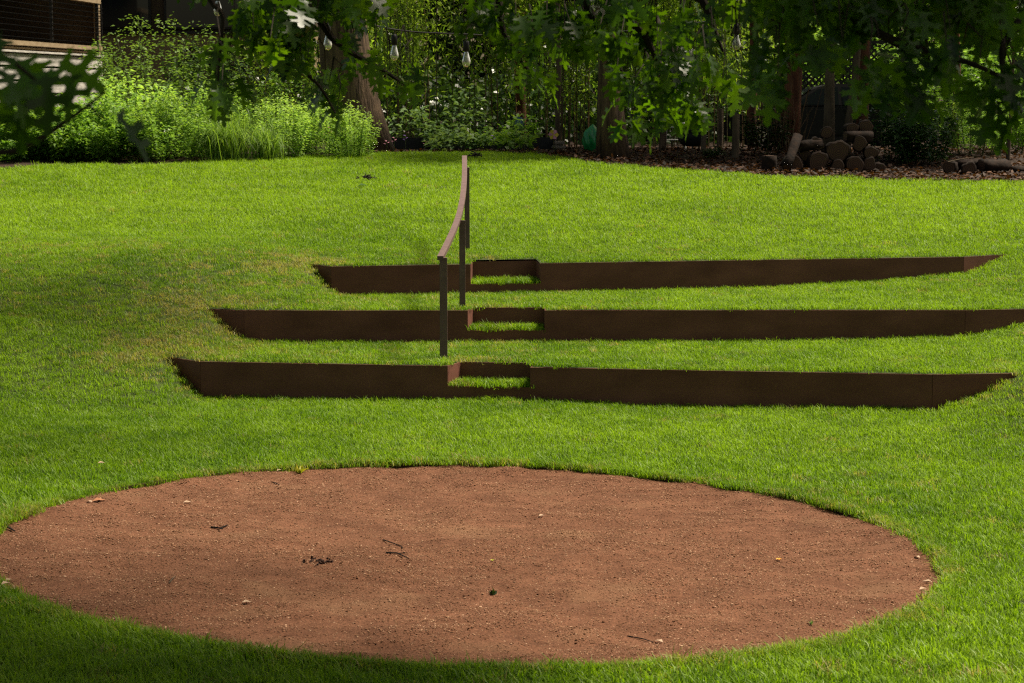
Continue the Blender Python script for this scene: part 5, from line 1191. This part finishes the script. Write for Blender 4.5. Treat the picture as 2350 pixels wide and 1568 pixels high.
for a in ((228, 1152, .10, rusty, 'curled rusty leaf by the edging at the upper left', .4), (205, 1155, .055, tan, 'tan leaf beside the curled rusty one', 2.6), (430, 1156, .06, tan, 'pale leaf lying alone at the upper left of the gravel', .2), (641, 1082, .05, tan, 'small pale leaf at the far rim left of the yellow weed', .9),
          (2118, 1355, .055, tan, 'pale leaf in the right corner of the gravel, near the grass', .5), (2104, 1282, .055, tan, 'upper pale leaf by the right grass edge', 2.2), (2128, 1338, .06, tan, 'pale leaf just above the right corner one', 2.9), (1243, 1187, .05, tan, 'small pale leaf in the upper middle of the gravel', .6),
          (1512, 1476, .06, tan, 'pale leaf near the front rim, right of centre', 2.4), (1610, 1100, .06, tan, 'pale leaf at the far rim, right of centre', 2.8), (616, 1490, .055, tan, 'pale leaf by the front left rim', .3), (566, 1386, .055, tan, 'larger pale leaf in the front left of the gravel', .2), (20, 1335, .05, tan, 'pale leaf at the far left rim', 1.1), (1610, 1104, .04, rusty, 'tiny rusty leaf at the far rim, right of centre', .5)):
    litter_leaf(*a)
org = surf('orange_petals', (0.60, 0.24, 0.02), (0.72, 0.33, 0.04), 30, .6); yel = surf('yellow_green_leaf', (0.42, 0.45, 0.03), (0.55, 0.56, 0.06), 30, .6)
def blossom(x, y, r, mat, lab, n=6):
    p = gpos(x, y, .006); mb = MB()
    for i in range(n):
        a = i * 6.283 / n; d = np.array([math.cos(a), math.sin(a), .25]) * r; s = np.array([-math.sin(a), math.cos(a), 0]) * r * .5; mb.add([p, p + d * .6 + s, p + d + [0, 0, .004], p + d * .6 - s], [(0, 1, 2, 3)])
    o = mb.build('fallen_flower', mat); tag(o, lab, 'flower')
blossom(1787, 1287, .020, org, 'small orange flower head on the right half of the gravel'); blossom(1130, 1289, .011, yel, 'tiny yellow petal near the middle of the gravel')
def weed(x, y, sz, n, mat, lab):
    p = gpos(x, y); r = empty('weed', tuple(p), lab, 'weed'); C = np.repeat(p[None], n, 0) + rng.normal(0, sz * .10, (n, 3)) * [1, 1, 0] ; D = rvec(n); D[:, 2] = np.abs(D[:, 2]) + .5; nr = rvec(n); nr[:, 2] += .4; ln = sz * rng.uniform(.6, 1.2, n)
    foliage('foliage', r, C, D, nr, ln, ln * .4, rng.uniform(.2, 1, n), mat)
weed(1132, 1366, .042, 14, M['leaf_dark'], 'small green weed sprouting in the front half of the gravel'); weed(688, 1086, .07, 14, leafy('yellowing_weed', (.16, .2, .02), (.30, .32, .03), (.5, .46, .04)), 'yellowing weed at the far left rim of the gravel'); weed(1860, 1434, .03, 8, M['leaf_pale'], 'tiny pale sprout in the right front of the gravel')
# on the lawn
p = gpos(842, 417); mb = MB()
for i in range(26): q = p + np.array([rng.normal(0, .07), rng.normal(0, .06), .05 + rng.uniform(0, .05)]); mb.tube([q, q + rng.normal(0, .07, 3) * [1, 1, .4]], .008, 4)
o = mb.build('dead_leaf_clump', M['twig']); tag(o, 'dark clump of dead leaves and twigs on the upper lawn, left of the handrail', 'debris')
p = gpos(1090, 366); mb = MB()
for i in range(24): q = p + np.array([rng.normal(0, .06), rng.normal(0, .05), .05 + rng.uniform(0, .05)]); mb.tube([q, q + rng.normal(0, .06, 3) * [1, 1, .5]], .010, 4)
o = mb.build('dead_leaf_clump', M['twig']); tag(o, 'small dark clump on the lawn just right of the handrail top', 'debris')
litter_leaf(833, 434, .16, M['leaf_pale'], 'fallen green leaf on the lawn below the dark clump', .2, .06, group=None)
litter_leaf(233, 1080, .055, tan, 'tan leaf lying in the grass at left above the gravel', .3, .06, group=None)
litter_leaf(14, 1362, .06, tan, 'tan leaf in the shaded grass at the left frame edge', .8, .06, group=None)
